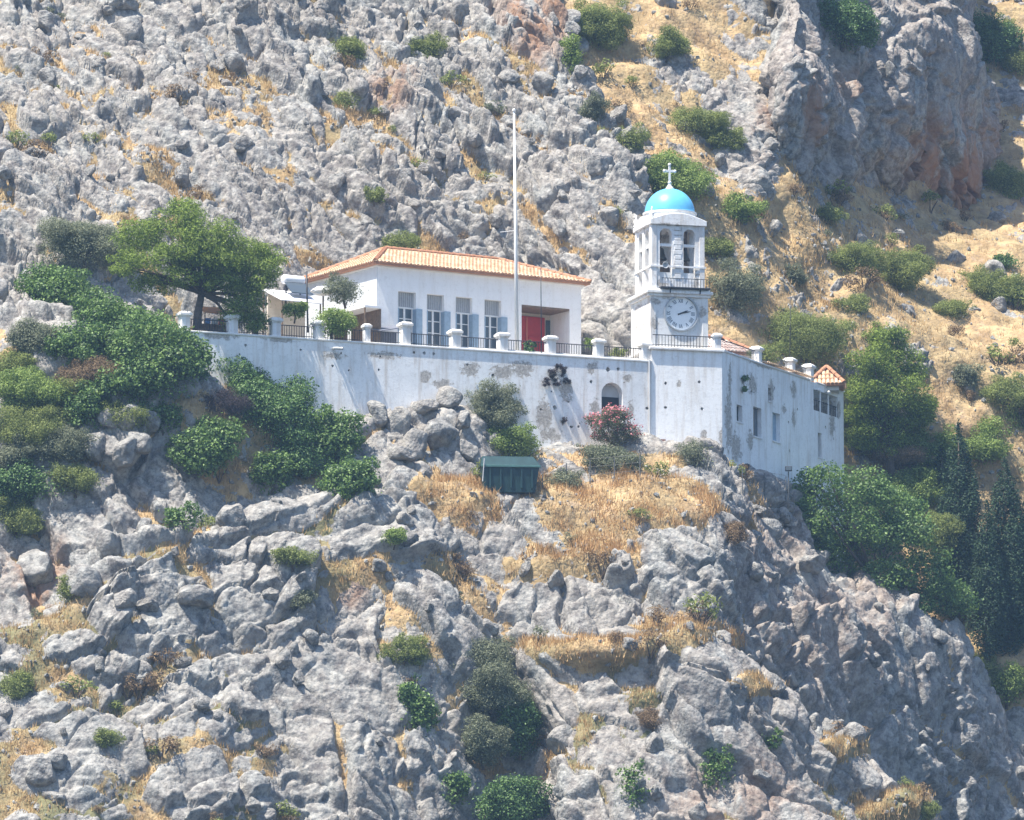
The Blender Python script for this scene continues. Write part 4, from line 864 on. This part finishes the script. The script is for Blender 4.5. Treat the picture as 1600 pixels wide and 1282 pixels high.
# ---- individual bushes and trees
B = [
 # hillside behind
 ('shrub', 'round green shrub among pale boulders high above the pine', 535, 70, 32, 32, 'scrub'),
 ('shrub', 'dull green shrub in a rock cleft right of the round one', 668, 70, 26, 32, 'scrub'),
 ('shrub', 'faint pale green shrub below the round one', 545, 148, 26, 20, 'scrub'),
 ('shrub', 'green shrub peeping over the house roof ridge', 628, 374, 34, 20, 'scrub'),
 ('shrub', 'small green shrub above the left end of the house roof', 585, 300, 16, 14, 'scrub'),
 ('shrub', 'dark green bush at the top edge beside the reddish rock', 935, 30, 50, 45, 'scrub'),
 ('shrub', 'bright green bush clinging under the reddish rock at the top', 893, 75, 20, 42, 'bright'),
 ('shrub', 'pale olive shrub on the ridge line left of the golden gully', 925, 165, 24, 24, 'olive'),
 ('shrub', 'elongated green shrub left of the rocky buttress', 1088, 185, 50, 26, 'scrub'),
 ('shrub', 'green shrub just below the elongated one near the buttress', 1130, 212, 30, 22, 'scrub'),
 ('shrub', 'large yellow-green bush directly behind the cross on the dome', 1062, 268, 58, 44, 'bright'),
 ('shrub', 'green bush right of the blue dome', 1160, 322, 36, 24, 'bright'),
 ('shrub', 'dark grey-green bush right of the belfry', 1148, 440, 44, 52, 'olive'),
 ('shrub', 'broad olive bush behind the right parapet', 1258, 520, 68, 48, 'scrub'),
 ('shrub', 'low olive shrub touching the chapel roof', 1200, 545, 28, 20, 'scrub'),
 ('shrub', 'wide green bush at the foot of the shaded cliff', 1335, 400, 45, 36, 'scrub'),
 ('shrub', 'rounded green bush beside the wide one below the cliff', 1405, 412, 42, 38, 'scrub'),
 ('shrub', 'dark green tree-like bush on top of the cliff', 1315, 28, 50, 42, 'dark'),
 ('shrub', 'very dark evergreen at the top right corner', 1545, 45, 42, 55, 'dark'),
 ('shrub', 'rounded bush at the right edge near the top', 1590, 90, 26, 28, 'scrub'),
 ('shrub', 'green bush at the right edge beside the cliff', 1578, 278, 36, 38, 'scrub'),
 ('shrub', 'low green bush at the right edge below the cliff', 1560, 445, 58, 32, 'scrub'),
 ('shrub', 'grey-green shrub on the golden slope above the cypresses', 1510, 580, 26, 22, 'olive'),
 ('shrub', 'round olive bush at the right edge above the cypresses', 1578, 605, 42, 38, 'scrub'),
 ('shrub', 'small dull green shrub beside the buttress foot', 1240, 425, 22, 20, 'olive'),
 ('shrub', 'dark green scrub filling the foot of the cliff', 1575, 405, 24, 18, 'dark'),
 # left group
 ('bush', 'grey-green olive bush behind and left of the big pine', 128, 378, 72, 42, 'olive'),
 ('fig_bush', 'large-leaved glossy bush at the far left of the thicket', 100, 445, 64, 48, 'fig'),
 ('fig_bush', 'glossy large-leaved bush below the pine on the left', 190, 500, 78, 55, 'fig'),
 ('fig_bush', 'glossy bush hanging over the left end of the wall', 242, 562, 78, 64, 'fig'),
 ('fig_bush', 'glossy green bush under the left thicket', 140, 530, 60, 40, 'fig'),
 ('bush', 'light green bush at the left edge', 55, 600, 58, 40, 'bright'),
 ('bush', 'dry brown bush in the left thicket', 150, 578, 52, 26, 'brown'),
 ('fig_bush', 'small glossy bush above the stacked boulders', 135, 632, 34, 38, 'fig'),
 ('bush', 'olive bush low at the left edge', 45, 665, 55, 36, 'scrub'),
 ('bush', 'dull grey-green bush left of the stacked boulders', 95, 690, 55, 34, 'olive'),
 ('bush', 'dark green bush at the left edge below the grey one', 50, 742, 68, 38, 'dark'),
 ('bush', 'dark bush in the lower left corner of the thicket', 25, 800, 40, 34, 'scrub'),
 ('fig_bush', 'tall dark bush growing against the left wall', 435, 625, 68, 70, 'dark'),
 ('fig_bush', 'dark bush trailing right from the tall wall bush', 525, 665, 46, 52, 'fig'),
 ('fig_bush', 'bright-leaved bush at the lower right end of the wall thicket', 545, 745, 46, 34, 'fig'),
 ('fig_bush', 'glossy bush below the wall between the boulders', 312, 685, 56, 44, 'fig'),
 ('fig_bush', 'small glossy bush below the tall wall bush', 425, 722, 34, 42, 'fig'),
 ('fig_bush', 'little glossy sprout low among the left boulders', 286, 800, 30, 26, 'fig'),
 ('bush', 'dead purple-brown brush at the foot of the left wall', 350, 620, 45, 28, 'purple'),
 ('bush', 'yellow-green bush between the left thicket and the boulders', 200, 640, 46, 30, 'scrub'),
 ('fig_bush', 'glossy bush joining the wall thicket on its left', 385, 590, 40, 34, 'dark'),
 ('bush', 'grey-green bush in the middle of the left thicket', 60, 520, 44, 30, 'olive'),
 ('fig_bush', 'glossy bush under the dry brown one in the left thicket', 190, 590, 44, 34, 'fig'),
 ('fig_bush', 'dark glossy bush at the lower edge of the wall thicket', 480, 705, 44, 36, 'dark'),
 ('bush', 'olive scrub at the left edge beside the glossy thicket', 20, 560, 42, 28, 'scrub'),
 ('fig_bush', 'glossy bush under the left end of the wall', 255, 640, 38, 32, 'fig'),
 ('bush', 'olive scrub between light green and dry brown bushes', 108, 608, 38, 26, 'scrub'),
 ('bush', 'grey-green scrub at the left edge under the light green bush', 18, 705, 42, 30, 'olive'),
 ('bush', 'olive scrub right of the dark bush at the left edge', 118, 742, 40, 26, 'scrub'),
 # before the wall
 ('bush', 'grey-green bush against the middle of the wall', 765, 625, 44, 40, 'olive'),
 ('bush', 'green leafy bush above the dark green container', 800, 685, 46, 34, 'bright'),
 ('bush', 'grey-green bush below the pink oleander', 958, 712, 42, 26, 'olive'),
 ('bush', 'sparse grey bush at the corner below the tower', 1085, 705, 34, 30, 'olive'),
 ('bush', 'grey-green weeds right of the dark green container', 875, 745, 36, 18, 'olive'),
 # foreground
 ('bush', 'grey-green olive bush in the middle of the foreground gully', 752, 1010, 54, 38, 'olive', -13.2),
 ('bush', 'soft grey-green bush in the upper foreground gully, below the olive bush', 768, 1062, 48, 40, 'olive', -14.0),
 ('bush', 'dark green bush on the right side of the foreground gully', 812, 1120, 38, 52, 'dark', -13.6),
 ('bush', 'loose grey-green bush low in the foreground gully, left of the dark one', 755, 1145, 40, 44, 'olive', -15.0),
 ('bush', 'dark bush at the bottom edge in the gully', 795, 1245, 54, 46, 'dark', -16.6),
 ('fig_bush', 'glossy climbing plant left of the gully', 650, 1095, 34, 52, 'fig'),
 ('fig_bush', 'bright glossy sprout at the bottom of the gully', 705, 1220, 28, 32, 'fig'),
 ('fig_bush', 'sparse glossy sprig on the spur, left of two', 990, 1215, 26, 42, 'fig'),
 ('fig_bush', 'sparse glossy sprig on the spur, right of two', 1122, 1190, 24, 44, 'fig'),
 ('fig_bush', 'little glossy sprig near the spur ridge', 1200, 1148, 20, 20, 'fig'),
 ('shrub', 'small bright green shrub on the slab beside the orange grass', 615, 832, 20, 17, 'bright'),
 ('shrub', 'flat green shrub on the upper slab', 458, 865, 34, 18, 'scrub'),
 ('shrub', 'grey-green tuft on the slab', 468, 930, 22, 20, 'olive'),
 ('shrub', 'green shrub at the left edge of the foreground', 25, 1065, 28, 26, 'scrub'),
 ('shrub', 'olive shrub in the dark cleft at lower left', 115, 915, 26, 24, 'scrub'),
 ('shrub', 'round brown dry shrub on the spur', 1020, 1120, 22, 18, 'brown'),
 ('shrub', 'green-brown shrub on the slab above the gully', 630, 1010, 34, 26, 'scrub'),
 ('shrub', 'green shrub low in the left foreground', 170, 1145, 26, 20, 'scrub'),
 ('shrub', 'dark green shrub in the bottom right corner', 1440, 1262, 26, 20, 'scrub'),
 ('shrub', 'bright green bush under the cypresses at the right edge', 1572, 1062, 36, 34, 'bright'),
 ('shrub', 'dry straw-coloured bush on the cliff edge below the right wall', 1140, 830, 24, 20, 'brown'),
 # right group
 ('bush', 'bright green bush under the right-hand pine', 1455, 700, 44, 36, 'bright', 18.5),
 ('bush', 'olive bush left of the tallest cypress', 1462, 830, 34, 44, 'scrub', 14.5),
 ('bush', 'bright bush behind the cypresses', 1560, 660, 40, 34, 'bright', 21.5),
 ('bush', 'olive scrub below the cypresses', 1530, 1030, 36, 26, 'scrub', 13.5),
 ('shrub', 'olive scrub left of the belfry bush', 1120, 380, 26, 22, 'scrub'),
 ('shrub', 'olive scrub in the middle of the golden slope', 1330, 470, 34, 20, 'scrub'),
 ('shrub', 'low green scrub between the two slope bushes', 1480, 480, 36, 20, 'scrub'),
 ('shrub', 'pale green scrub on the golden slope near the cliff foot', 1290, 330, 30, 18, 'scrub'),
 ('shrub', 'olive scrub high in the golden gully', 985, 210, 28, 22, 'scrub'),
 ('shrub', 'dull scrub clinging to the slope above the gully', 1040, 60, 34, 28, 'scrub'),
 ('bush', 'light green bush between pine and cypresses', 1525, 690, 50, 36, 'bright', 20),
 ('bush', 'light green bush behind the big fig tree', 1430, 755, 50, 34, 'bright', 17.5),
 ('bush', 'dry brown brush at the foot of the right-hand pine', 1400, 705, 50, 18, 'brown', 17.5),
]
for b in B:
    Y = b[7] if len(b) > 7 else None
    sparse = 'sparse' in b[1] or 'sprig' in b[1]
    bush(b[0], b[1], 'shrub' if b[0] == 'shrub' else 'bush', b[2], b[3], b[4], b[5], b[6], Y, None, None, .3 if sparse else .95)
# large fig tree under the right end of the wall, one wide spreading crown
rg = np.random.default_rng(77)
fb = at(1370, 955, 9.5); root = empty('fig_tree', fb, 0, 'large spreading fig tree below the right end of the monastery wall', 'tree'); kk = 362 / FPX
pf = []
for x, y, rx, ry, Y in ((1285, 765, 50, 42, 7.6), (1345, 775, 55, 42, 9), (1330, 830, 58, 50, 8.4), (1400, 850, 58, 52, 9.4), (1445, 905, 52, 46, 10.5), (1375, 905, 50, 42, 9), (1480, 940, 40, 38, 11), (1400, 800, 44, 38, 10), (1300, 870, 40, 36, 8.4), (1420, 950, 40, 30, 10), (1268, 815, 36, 36, 7.4), (1285, 850, 34, 34, 8)):
    c = np.array(at(x, y, Y)[:]) - np.array(fb[:]); pf += puffs_in(c, (rx * kk, rx * kk * .9, ry * kk), 12, rg, (.28, .5), -.6); pf.append((c, (rx * kk * .65, rx * kk * .6, ry * kk * .65)))
crown_obj(root, pf, 'fig', rg, .9); stems(root, pf, rg, 9, .2)
# oleander with pink blossom
rg = np.random.default_rng(78); ob = at(958, 712, -2.6); root = empty('oleander', ob, 0, 'oleander bush covered in pink blossom below the wall niche', 'bush'); kk = 347 / FPX
pf = puffs_in((0, 0, 40 * kk), (38 * kk, 34 * kk, 38 * kk), 22, rg, (.25, .42), -.4) + [((0, 0, 38 * kk), (.75, .65, .75))]
crown_obj(root, pf, 'oleander', rg, .9)
pk = [(np.asarray(c) * np.array([1.06, 1.06, 1.05]) + np.array([0, -.05, .04]), r) for c, r in pf[:-1] if c[2] > .7]
crown_obj(root, pk, 'pink', rg, .28, 'blossom'); stems(root, pf, rg, 8, .05, (0, 0, 0), 'stem', .3)
# left pine
rg = np.random.default_rng(79); pb = at(306, 522, -8.3); root = empty('pine_tree', pb, 0, 'large spreading pine on the terrace at the left end of the wall', 'tree'); kk = 342 / FPX
pf = []
for x, y, rx, ry, dy in ((280, 352, 45, 26, 0), (225, 372, 42, 26, .6), (330, 372, 48, 28, -.6), (385, 392, 42, 26, .3), (250, 408, 48, 22, -.8), (320, 412, 48, 22, .8), (400, 430, 34, 26, -.3), (345, 440, 30, 18, -1.0), (380, 478, 36, 34, .2), (240, 445, 36, 20, .7), (200, 415, 30, 20, 0), (425, 405, 20, 14, .2), (395, 505, 22, 16, .2), (285, 325, 26, 16, .3), (300, 395, 36, 22, -1.0), (350, 410, 36, 22, -1.2), (290, 432, 30, 16, -1.2), (325, 395, 30, 20, -1.5)):
    c = np.array(at(x, y, -8.3 + dy)[:]) - np.array(pb[:]); pf += puffs_in(c, (rx * kk, rx * kk * .9, ry * kk), 12, rg, (.45, .75), -.8); pf.append((c, (rx * kk * .75, rx * kk * .6, ry * kk * .75)))
crown_obj(root, pf, 'pine', rg, .9); mb = MB()
F1 = np.array(at(316, 455, -8.3)[:]) - np.array(pb[:])
mb.tube([(0, 0, -.4), F1 * .5 + np.array([-.05, 0, 0]), F1], [.24, .20, .16], 10)
for i in range(0, len(pf), 7):
    t = np.asarray(pf[i][0]); mb.tube([F1 * .95, (F1 + t) / 2 + np.array([0, 0, .15]), t], [.11, .07, .02], 6)
mb.build('trunk', M['bark'], root, 0, True)
# right pine
rg = np.random.default_rng(80); pb = at(1392, 735, 17); root = empty('pine_tree', pb, 0, 'tall bushy pine beyond the right end of the monastery', 'tree'); kk = 367 / FPX
pf = []
for x, y, rx, ry in ((1385, 535, 32, 22), (1365, 565, 40, 26), (1415, 570, 36, 26), (1350, 605, 34, 28), (1400, 615, 52, 30), (1440, 640, 22, 22), (1360, 650, 42, 28), (1415, 665, 42, 26), (1380, 695, 48, 22), (1345, 680, 26, 22)):
    c = np.array(at(x, y, 17 + rg.uniform(-.8, .8))[:]) - np.array(pb[:]); pf += puffs_in(c, (rx * kk, rx * kk, ry * kk), 12, rg, (.45, .7), -.8); pf.append((c, (rx * kk * .8, rx * kk * .7, ry * kk * .8)))
crown_obj(root, pf, 'pine', rg, 1.0); stems(root, pf, rg, 20, .2, fork=.4)
# cypresses
for x, yt, yb, w, Y, lab in ((1500, 656, 965, 44, 15.5, 'tall slender dark cypress, leftmost of the big ones at the right edge'), (1572, 716, 1015, 48, 14.5, 'dark cypress at the right edge, partly cut by the frame'), (1472, 700, 775, 17, 17.5, 'small dark cypress behind the tallest one'), (1543, 785, 1020, 34, 13, 'lower cypress standing between the two tall ones'), (1612, 755, 1005, 38, 15, 'cypress cut off by the right edge of the frame')):
    rg = np.random.default_rng(int(x)); b0 = at(x, yb, Y); root = empty('cypress', b0, 0, lab, 'tree', None); kk = (350 + Y) / FPX; H = (yb - yt) * kk; W = w * kk; pf = []
    n = int(34 + H * 8)
    for k in range(n):
        f = (k + .5) / n; prof = min(1, (f + .12) / .3) * (1 - f ** 2.2) ** .8; a = rg.uniform(0, 6.28); rr = W * prof
        pf.append(((math.cos(a) * rr * .62, math.sin(a) * rr * .62, H * f), (max(.1, rr * .4), max(.1, rr * .4), max(.22, rr * .75))))
    crown_obj(root, pf, 'cypress', rg, .8); MB().tube([(0, 0, -.4), (0, 0, H * .5), (0, 0, H * .9)], [.16, .1, .03], 8).build('trunk', M['bark'], root, 0, True)
# shrubs standing on the terrace or rooted in the wall
TB = [('terrace_shrub', 'bright green shrub spilling over the wall left of the house', 518, 492, 40, 34, 'bright', -6.6), ('terrace_shrub', 'light green shrub between two left wall pillars', 460, 478, 24, 20, 'bright', -7.0),
      ('terrace_shrub', 'pale dry-leaved tree against the left wall of the house', 540, 445, 34, 30, 'olive', -4.4), ('terrace_shrub', 'green shrub in front of the red door', 828, 540, 10, 14, 'dark', -2.2), ('terrace_shrub', 'green shrub between house and tower', 925, 534, 13, 12, 'bright', -.6),
      ('terrace_shrub', 'low yellowish plant behind the railing next to the tower', 965, 549, 18, 8, 'scrub', .6)]
for nm, lb, x, y, rx, ry, kd, Y in TB: bush(nm, lb, 'shrub', x, y, rx, ry, kd, Y)
def wallplant(label, spots, kind, root_e, f, name='wall_plant'):
    rg = np.random.default_rng(len(label)); x0, z0 = f(spots[0][0], spots[0][1]); c0 = root_e.matrix_world @ Vector((x0, -.05, z0)); r = empty(name, c0, root_e.rotation_euler.z, label, 'plant'); pf = []
    for px, py, s in spots:
        x, z = f(px, py); pf += puffs_in((x - x0, -.12, z - z0), (s, s * .6, s), 9, rg, (.5, .9), -.9, .5)
    crown_obj(r, pf, kind, rg, 1.3); stems(r, pf, rg, 6, .02, (0, .05, 0), 'stem'); return r
wallplant('dead dark brush clump rooted in the middle of the wall', [(862, 585, .28), (880, 582, .25), (852, 598, .25), (883, 596, .2), (868, 598, .22), (872, 575, .2)], 'purple', wall, wp)
wallplant('small dark tuft rooted low in the wall under the dead clump', [(879, 657, .16)], 'purple', wall, wp)
wallplant('dark green plant hanging from the top of the right wall', [(1160, 592, .22), (1159, 608, .16)], 'dark', rw, rp)
wallplant('small dry plant at the base of the right wall', [(1162, 728, .2)], 'purple', rw, rp)
# ------------------------------------------------------------------ terrace furniture and small things
def stick(name, label, cat, px0, py0, px1, py1, Y, r0, r1, mat, part='mast'):
    a, b = at(px0, py0, Y), at(px1, py1, Y); root = empty(name, a, 0, label, cat); MB().tube([(0, 0, 0), (b - a) * .5, b - a], [r0, (r0 + r1) / 2, r1], 10).build(part, mat, root, 0, True); return root, b - a
fp, top = stick('flagpole', 'tall bare white flagpole on the terrace in front of the house', 'flagpole', 808, 556, 803, 174, -1.9, .115, .045, M['white'])
MB().lathe([(.02, -.09), (.09, -.04), (.09, .04), (.02, .09)], 10, (top.x, top.y)).build('ball', M['white'], fp).location.z = top.z + .05
h = top.z * (556 - 361) / (556 - 174); MB().tube([(top.x * .5 - .75, top.y * .5, h - .08), (top.x * .5, top.y * .5, h)], .015, 6).build('cleat_arm', M['white'], fp)
MB().tube([(.16, -.05, .9), (top.x * .5 + .1, top.y * .5 - .05, top.z * .5), (top.x + .05, top.y - .04, top.z - .1)], .009, 4).build('halyard', M['greyplaster'], fp)
MB().lathe([(.26, -.3), (.24, .12), (.14, .2)], 12).build('base', M['greyplaster'], fp)
stick('lamp_mast', 'thin dark mast in front of the red door', 'mast', 846, 556, 845, 418, -2.3, .03, .02, M['iron'])
stick('antenna_mast', 'thin antenna mast rising behind the right parapet', 'antenna', 1234, 575, 1235, 468, 10.5, .022, .012, M['iron'])
stick('post', 'dark post beside the white awning left of the house', 'post', 481, 520, 479, 424, -4.2, .05, .045, M['iron'], 'shaft')
# white awning and lean-to left of the house
def frame_at(name, label, cat, px, py, Y, rz=0): return empty(name, at(px, py, Y), rz, label, cat)
aw = frame_at('awning', 'white sheet awning on posts left of the house', 'awning', 440, 500, -4.0, HA)
MB().add([(0, 0, .95), (2.3, 0, .95), (2.3, 2.0, 1.75), (0, 2.0, 1.75), (0, 0, 1.0), (2.3, 0, 1.0), (2.3, 2.0, 1.8), (0, 2.0, 1.8)], [(0, 3, 2, 1), (4, 5, 6, 7), (0, 1, 5, 4), (1, 2, 6, 5), (2, 3, 7, 6), (3, 0, 4, 7)]).build('sheet', M['canvas'], aw)
for x in (.08, 2.22):
    MB().tube([(x, .08, -1), (x, .08, .97)], .04, 8).build('post', M['wood'], aw); MB().tube([(x, 1.9, -1), (x, 1.9, 1.72)], .04, 8).build('post', M['wood'], aw)
MB().box(.1, 2.2, 1.5, 1.6, -1, 1.5).build('back_panel', M['cream'], aw)
wt = frame_at('water_tank', 'white cylindrical solar water tank above the awning', 'water tank', 458, 438, -2.0, HA)
o = MB().lathe([(.05, -.6), (.2, -.58), (.235, -.5), (.235, .5), (.2, .58), (.05, .6)], 16).build('tank', M['canvas'], wt, 0, True); o.rotation_euler = (0, R(90), 0)
for x in (-.4, .4): MB().box(x - .03, x + .03, -.03, .03, -1.6, -.2).build('leg', M['iron'], wt)
MB().add([(-.6, -.9, -.75), (.6, -.9, -.75), (.6, -.2, -.15), (-.6, -.2, -.15), (-.6, -.9, -.8), (.6, -.9, -.8), (.6, -.2, -.2), (-.6, -.2, -.2)], [(0, 1, 2, 3), (7, 6, 5, 4), (0, 4, 5, 1), (1, 5, 6, 2), (2, 6, 7, 3), (3, 7, 4, 0)]).build('solar_panel', M['glass'], wt)
tp_ = frame_at('tarpaulin', 'crumpled white tarpaulin bundle beside the awning', 'tarpaulin', 505, 455, -4.2)
V = IV.copy(); V = V * np.array([.55, .4, .22]) * (1 + .5 * fbm(V * 2, 3, 5))[:, None]; link('sheet', npmesh('sheet', V, IF, True), M['canvas'], tp_)
MB().tube([(.0, 0, -1.7), (0, 0, .0)], .04, 8).build('post', M['wood'], tp_)
lt = frame_at('lean_to', 'flat white roofed lean-to with brown boards at the house corner', 'shed', 588, 540, -2.6, HA)
MB().box(-1.0, -.02, -.6, 2.6, 1.72, 1.82).build('roof', M['canvas'], lt)
for k in range(7): MB().box(-.08, -.03, -.5 + k * .4, -.13 + k * .4, -.6, 1.719).build('plank', M['wood'], lt)
for k in range(2): MB().tube([(-.95, -.5 + k * 2.9, -.6), (-.95, -.5 + k * 2.9, 1.719)], .045, 8).build('post', M['wood'], lt)
MB().box(-.9, -.2, 2.4, 2.5, -.6, 1.7).build('back_wall', M['wood'], lt)
cn = frame_at('canopy', 'low grey sloping canopy under the first blue window', 'canopy', 596, 532, -3.4, HA)
M['greycanvas'] = plain('grey canvas', (.16, .17, .21), .8, .15, 3)
MB().add([(0, 0, .45), (1.5, 0, .75), (1.5, 1.0, .95), (0, 1.0, .65), (0, 0, .49), (1.5, 0, .79), (1.5, 1.0, .99), (0, 1.0, .69)], [(0, 3, 2, 1), (4, 5, 6, 7), (0, 1, 5, 4), (1, 2, 6, 5), (2, 3, 7, 6), (3, 0, 4, 7)]).build('sheet', M['greycanvas'], cn)
for x, z in ((.05, .46), (1.45, .74)): MB().tube([(x, .05, -.5), (x, .05, z)], .03, 8).build('post', M['iron'], cn)
MB().box(.1, 1.4, .9, .95, -.5, .6).build('side_panel', M['greycanvas'], cn)
# kiosk under the pine
ks = frame_at('kiosk', 'little open stall with orange awning under the pine', 'stall', 316, 508, -7.4, WA)
MB().add([(0, -.3, .55), (1.3, -.3, .55), (1.3, .9, 1.0), (0, .9, 1.0), (0, -.3, .59), (1.3, -.3, .59), (1.3, .9, 1.04), (0, .9, 1.04)], [(0, 3, 2, 1), (4, 5, 6, 7), (0, 1, 5, 4), (1, 2, 6, 5), (2, 3, 7, 6), (3, 0, 4, 7)]).build('awning', M['orange'], ks)
for x in (.04, 1.26):
    MB().tube([(x, -.25, -.6), (x, -.25, .56)], .03, 6).build('post', M['wood'], ks); MB().tube([(x, .85, -.6), (x, .85, .98)], .03, 6).build('post', M['wood'], ks)
MB().box(.0, 1.3, .2, .8, -.6, .1).build('counter', M['wood'], ks)
for k, (c_, lb) in enumerate((((.10, .25, .60), 'blue'), ((.75, .75, .75), 'white'), ((.5, .05, .04), 'red'))):
    p = ks.location + Vector((.25 + k * .32, .25 + k * .15, .10)); bx = empty('crate', p, WA, 'small %s crate on the counter of the orange stall' % lb, 'crate')
    m_ = plain(lb + ' crate plastic', c_, .5); MB().box(-.12, .12, -.1, .1, 0, .22).build('body', m_, bx, .01); MB().box(-.14, .14, -.12, .12, .2205, .25).build('rim', m_, bx)
# dark green container on the slope
loc, nor, ob = hit(795, 768); g = at(753, 753, (loc.y if loc else -7) - .4)
gc = empty('metal_container', g, R(6), 'dark green metal container with flat lid on the dry grass below the wall', 'container')
gb = MB().add([(0.1, 0, -.5), (2.55, 0, -.5), (2.55, 1.4, -.5), (.1, 1.4, -.5), (0, -.1, .78), (2.75, -.1, .78), (2.75, 1.5, .78), (0, 1.5, .78)], [(3, 2, 1, 0), (4, 5, 6, 7), (0, 1, 5, 4), (1, 2, 6, 5), (2, 3, 7, 6), (3, 0, 4, 7)]).build('body', M['greenmetal'], gc, .03)
for k in range(5): MB().box(.35 + k * .5, .43 + k * .5, -.14, .02, -.3, .70).build('rib', M['greenmetal'], gb, .01)
MB().box(-.05, 2.8, -.17, -.101, .70, .80).build('rim', plain('paler green metal', (.07, .16, .15), .5, .15), gb, .01)
MB().add([(-.06, -.12, .781), (2.81, -.12, .781), (2.81, 1.52, .781), (-.06, 1.52, .781), (.05, .35, 1.28), (2.5, .35, 1.28), (2.55, 1.3, 1.34), (.05, 1.3, 1.34)], [(3, 2, 1, 0), (4, 5, 6, 7), (0, 1, 5, 4), (1, 2, 6, 5), (2, 3, 7, 6), (3, 0, 4, 7)]).build('lid', M['greenmetal'], gc, .03)
MB().tube([(.02, -.16, .0), (.1, -.2, 1.1)], .03, 6).build('lever', M['greyplaster'], gc)
# wire fences
M['wire'] = plain('galvanised wire', (.16, .16, .16), .6, .1, 6, .3)
def fence(label, pts, h=1.1):
    P = []
    for px, py in pts:
        l, _, _ = hit(px, py); P.append((l if l else at(px, py, -3)) + Vector((0, -.1, 0)))
    r = empty('wire_fence', P[0], 0, label, 'fence')
    for p in P: MB().tube([p - P[0] + Vector((0, 0, -.3)), p - P[0] + Vector((0, 0, h))], .028, 6).build('post', M['wire'], r)
    for a, b in zip(P[:-1], P[1:]):
        for z in (.35, .7, 1.05): MB().tube([a - P[0] + Vector((0, 0, z * h)), b - P[0] + Vector((0, 0, z * h))], .008, 4).build('wire', M['wire'], r)
fence('thin wire fence between green container and oleander', [(848, 765), (885, 760), (922, 755), (960, 752), (1000, 748)])
fence('thin wire fence on the ledge under the right-hand wall', [(1128, 762), (1160, 765), (1195, 770), (1228, 775)], .95)
# floodlight on a post, board leaning on the wall
l, _, _ = hit(1232, 778); l = l or at(1232, 778, 5)
fl = empty('floodlight', l, 0, 'small floodlight on a short post at the foot of the right wall', 'floodlight'); fl.location.y -= .2
zt2 = at(1233, 738, l.y).z - l.z
MB().tube([(0, 0, -.3), (0, 0, zt2)], .03, 8).build('post', M['wire'], fl); MB().box(-.17, .17, -.1, .1, zt2 + .02, zt2 + .26).build('housing', M['iron'], fl, .02); MB().box(-.14, .14, -.125, -.101, zt2 + .05, zt2 + .23).build('lens', M['glass'], fl)
w_ = wall.matrix_world @ Vector((wp(1026, 720)[0] + .05, -.35, wp(1026, 720)[1]))
bd = empty('board', w_, TA, 'rusty brown boards leaning against the foot of the tower', 'boards')
for k in range(2): o = MB().box(.05 + k * .3, .3 + k * .3, -.02, .03, -.3, 1.05 - k * .1).build('plank', plain('rusty sheet', (.20, .12, .10), .8, .3), bd, .01); o.rotation_euler = (R(-8), 0, 0)
# wall lamps on the far corner of the range
for px, py, lb in ((1278, 610, 'left'), (1293, 613, 'right')):
    x, z = rp(px, py, -.1); w_ = rw.matrix_world @ Vector((x, -.02, z)); lm = empty('globe_lamp', w_, RA, 'small white globe lamp under the far tiled roof, %s one' % lb, 'lamp')
    MB().lathe([(.01, -.08), (.075, -.04), (.075, .04), (.01, .08)], 10, (0, -.15)).build('globe', M['white'], lm, 0, True); MB().box(-.015, .015, -.13, .02, -.015, .015).build('bracket', M['iron'], lm)

# ------------------------------------------------------------------ haze over the valley
hz = MB().box(-95, 95, -362, 110, -70, 72).build('haze', None); tag(hz, 'thin summer haze over the whole valley', 'haze', None, 'stuff')
m = bpy.data.materials.new('haze'); m.use_nodes = True; nt = m.node_tree; nt.nodes.clear()
out = nt.nodes.new('ShaderNodeOutputMaterial'); pv = nt.nodes.new('ShaderNodeVolumePrincipled'); pv.inputs['Color'].default_value = (.42, .67, 1.0, 1); pv.inputs['Density'].default_value = HAZE; pv.inputs['Anisotropy'].default_value = .2
nt.links.new(pv.outputs[0], out.inputs['Volume']); hz.data.materials.append(m)
hz.display_type = 'WIRE'
